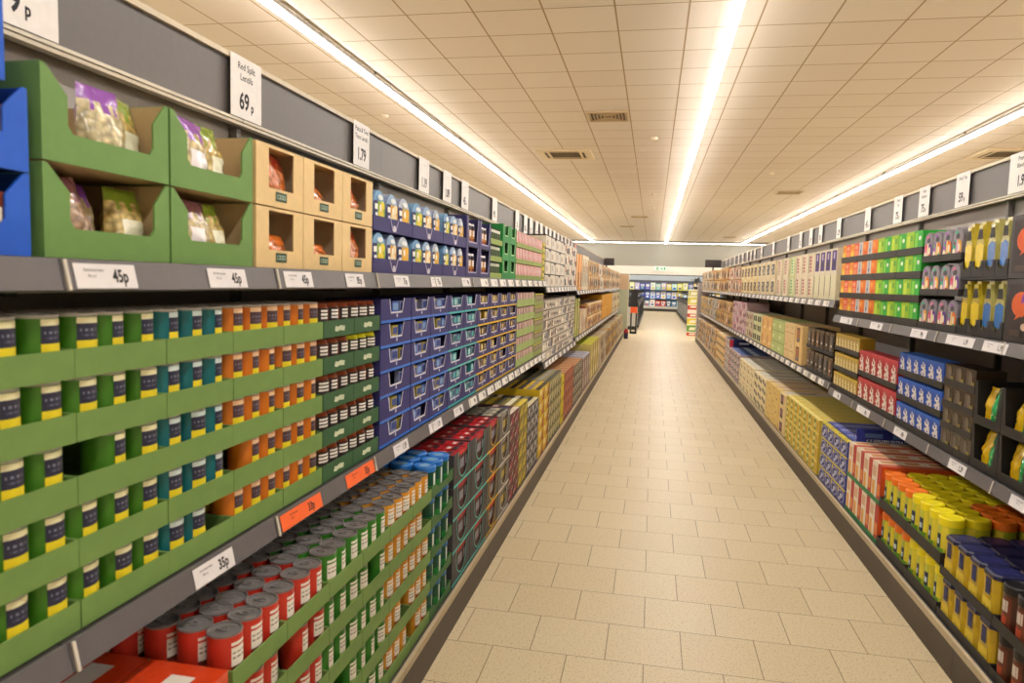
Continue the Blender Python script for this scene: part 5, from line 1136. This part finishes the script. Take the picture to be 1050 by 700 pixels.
# bushy grey plant on a stand
b = MB(); b.box(-.16, .16, -.16, .16, 0, 1.35, '#8a8a86'); solid('plant_stand', b, (1.34, 22.9, 0), 'tall grey stand holding the bushy plant beyond the right end', 'stand')
t = bpy.data.objects.new('potted_plant', None); C.objects.link(t); t.location = (1.34, 22.9, 1.351)
b = MB(); b.lathe([(0, 0), (.08, 0), (.1, .1), (.09, .1), (0, .09)], '#2c2c2c', seg=14); obj('pot', b.mesh('pot'), t)
b = MB()
for i in range(170):
    a = R_.uniform(0, 2*PI); e = R_.uniform(.05, 1.3); r = R_.uniform(.1, .26)
    d = Vector((math.cos(a)*math.cos(e), math.sin(a)*math.cos(e), math.sin(e)))
    p = Vector((0, 0, .1))+d*r; s_ = d.cross(Vector((0, 0, 1))).normalized()*.018; t_ = d*.075
    b.face([p, p+t_*.5+s_, p+t_, p+t_*.5-s_], ['#4a4c50|leaf', '#6a6c70|leaf', '#33363a|leaf'][i % 3])
b.tube([(0, 0, .09), (0, 0, .3)], .008, '#3a3630')
obj('foliage', b.mesh('foliage'), t); tag(t, 'bushy dark grey plant on the stand beyond the right end', 'plant')
# exit sign
t = bpy.data.objects.new('exit_sign', None); C.objects.link(t); t.location = (.33, 37.9, 2.22)
b = MB(); b.box(-.32, .32, 0, .05, 0, .24, '#e6efe6'); obj('sign_body', b.mesh('sign_body'), t)
b = MB(); b.face([(-.29, -.002, .03), (.29, -.002, .03), (.29, -.002, .21), (-.29, -.002, .21)], '#bfe0c8|glow.6'); 
b.face([(.0, -.004, .10), (.08, -.004, .10), (.08, -.004, .07), (.14, -.004, .12), (.08, -.004, .17), (.08, -.004, .14), (.0, -.004, .14)], '#1f7a4a')
b.face([(-.19, -.004, .05), (-.09, -.004, .05), (-.09, -.004, .19), (-.19, -.004, .19)], '#1f7a4a'); b.face([(-.16, -.006, .07), (-.13, -.006, .07), (-.11, -.006, .12), (-.13, -.006, .17), (-.16, -.006, .16)], '#e6f4e8'); b.face([(.18, -.004, .06), (.25, -.004, .06), (.25, -.004, .18), (.18, -.004, .18)], '#1f7a4a')
obj('sign_face', b.mesh('sign_face'), t)
for x in (-.2, .2):
    b = MB(); b.box(x-.006, x+.006, .02, .032, .24, H-2.22-.001, '#9a9a90'); obj('hanging_rod', b.mesh('hanging_rod'), t)
tag(t, 'pale green emergency exit sign hanging under the bulkhead', 'sign')
# rear wall shelving with packs
t = bpy.data.objects.new('rear_wall_shelving', None); C.objects.link(t); t.location = (-4, 41.3, 0)
b = MB(); b.box(0, 9, .9, .94, 0, 1.75, '#5a5c66'); obj('back_panel', b.mesh('back_panel'), t)
b = MB(); b.box(0, 9, -.15, .89, 0, .16, '#4a4844'); obj('plinth', b.mesh('plinth'), t)
b = MB(); b.box(0, 9, -.2, .89, .1605, .28, '#c8c8c4'); obj('base_deck', b.mesh('base_deck'), t)
for z in (.70, 1.20):
    b = MB(); b.box(0, 9, .35, .89, z-.04, z, '#46464a'); obj('shelf', b.mesh('shelf'), t)
tag(t, 'long rear wall shelving unit across the end of the store', 'shelving')
rows = [(.2815, .36, ['#c8b49a', '#8aa8c8', '#eef0f2', '#d8483a', '#d8584a', '#2c5a7c', '#3a8ab8', '#d0e4f0', '#f2f2ee'], .1), (.7015, .44, ['#2c5ad8', '#3c6ad8', '#c8dcf8', '#5a8ae8', '#eef2fa', '#7a9ae0', '#e8e8f4', '#ecd43a', '#b8e4f4'], .45), (1.2015, .43, ['#3a5ab8', '#5a6ac8', '#ecf8f4', '#9ad8c0', '#b8b0e0', '#ecd870', '#b8ecf4', '#e8e84a', '#ecec90'], .45)]
n = 0
for ri, (z, h, cs, yo) in enumerate(rows):
    for i in range(26):
        c = cs[i*5 % 9 if (i < 9 or i > 18) else (i-9) % 9]; n += 1
        b = box_mesh(.27, h*R_.uniform(.82, 1), .3, c, [(.15, .5, .85, .85, '#f0f0ec'), (.25, .15, .75, .4, cs[(i+3) % 9]), (.3, .6, .6, .75, cs[(i+1) % 9])], nm='bright_carton')
        put(Proto('bright_carton', b), (-3.3+.3*i, 41.3+yo, z+.0005), -PI/2, 'bright carton, %s from the left, %s row of the rear wall shelving' % (nth(i+1), ['bottom', 'middle', 'top'][ri]), 'carton', 'bright cartons on the rear wall shelving')
print('PRODUCT OBJECTS', len(bpy.data.objects), 'DUP', sum(1 for v in SEEN.values() if v > 1), [k for k, v in SEEN.items() if v > 1][:10])
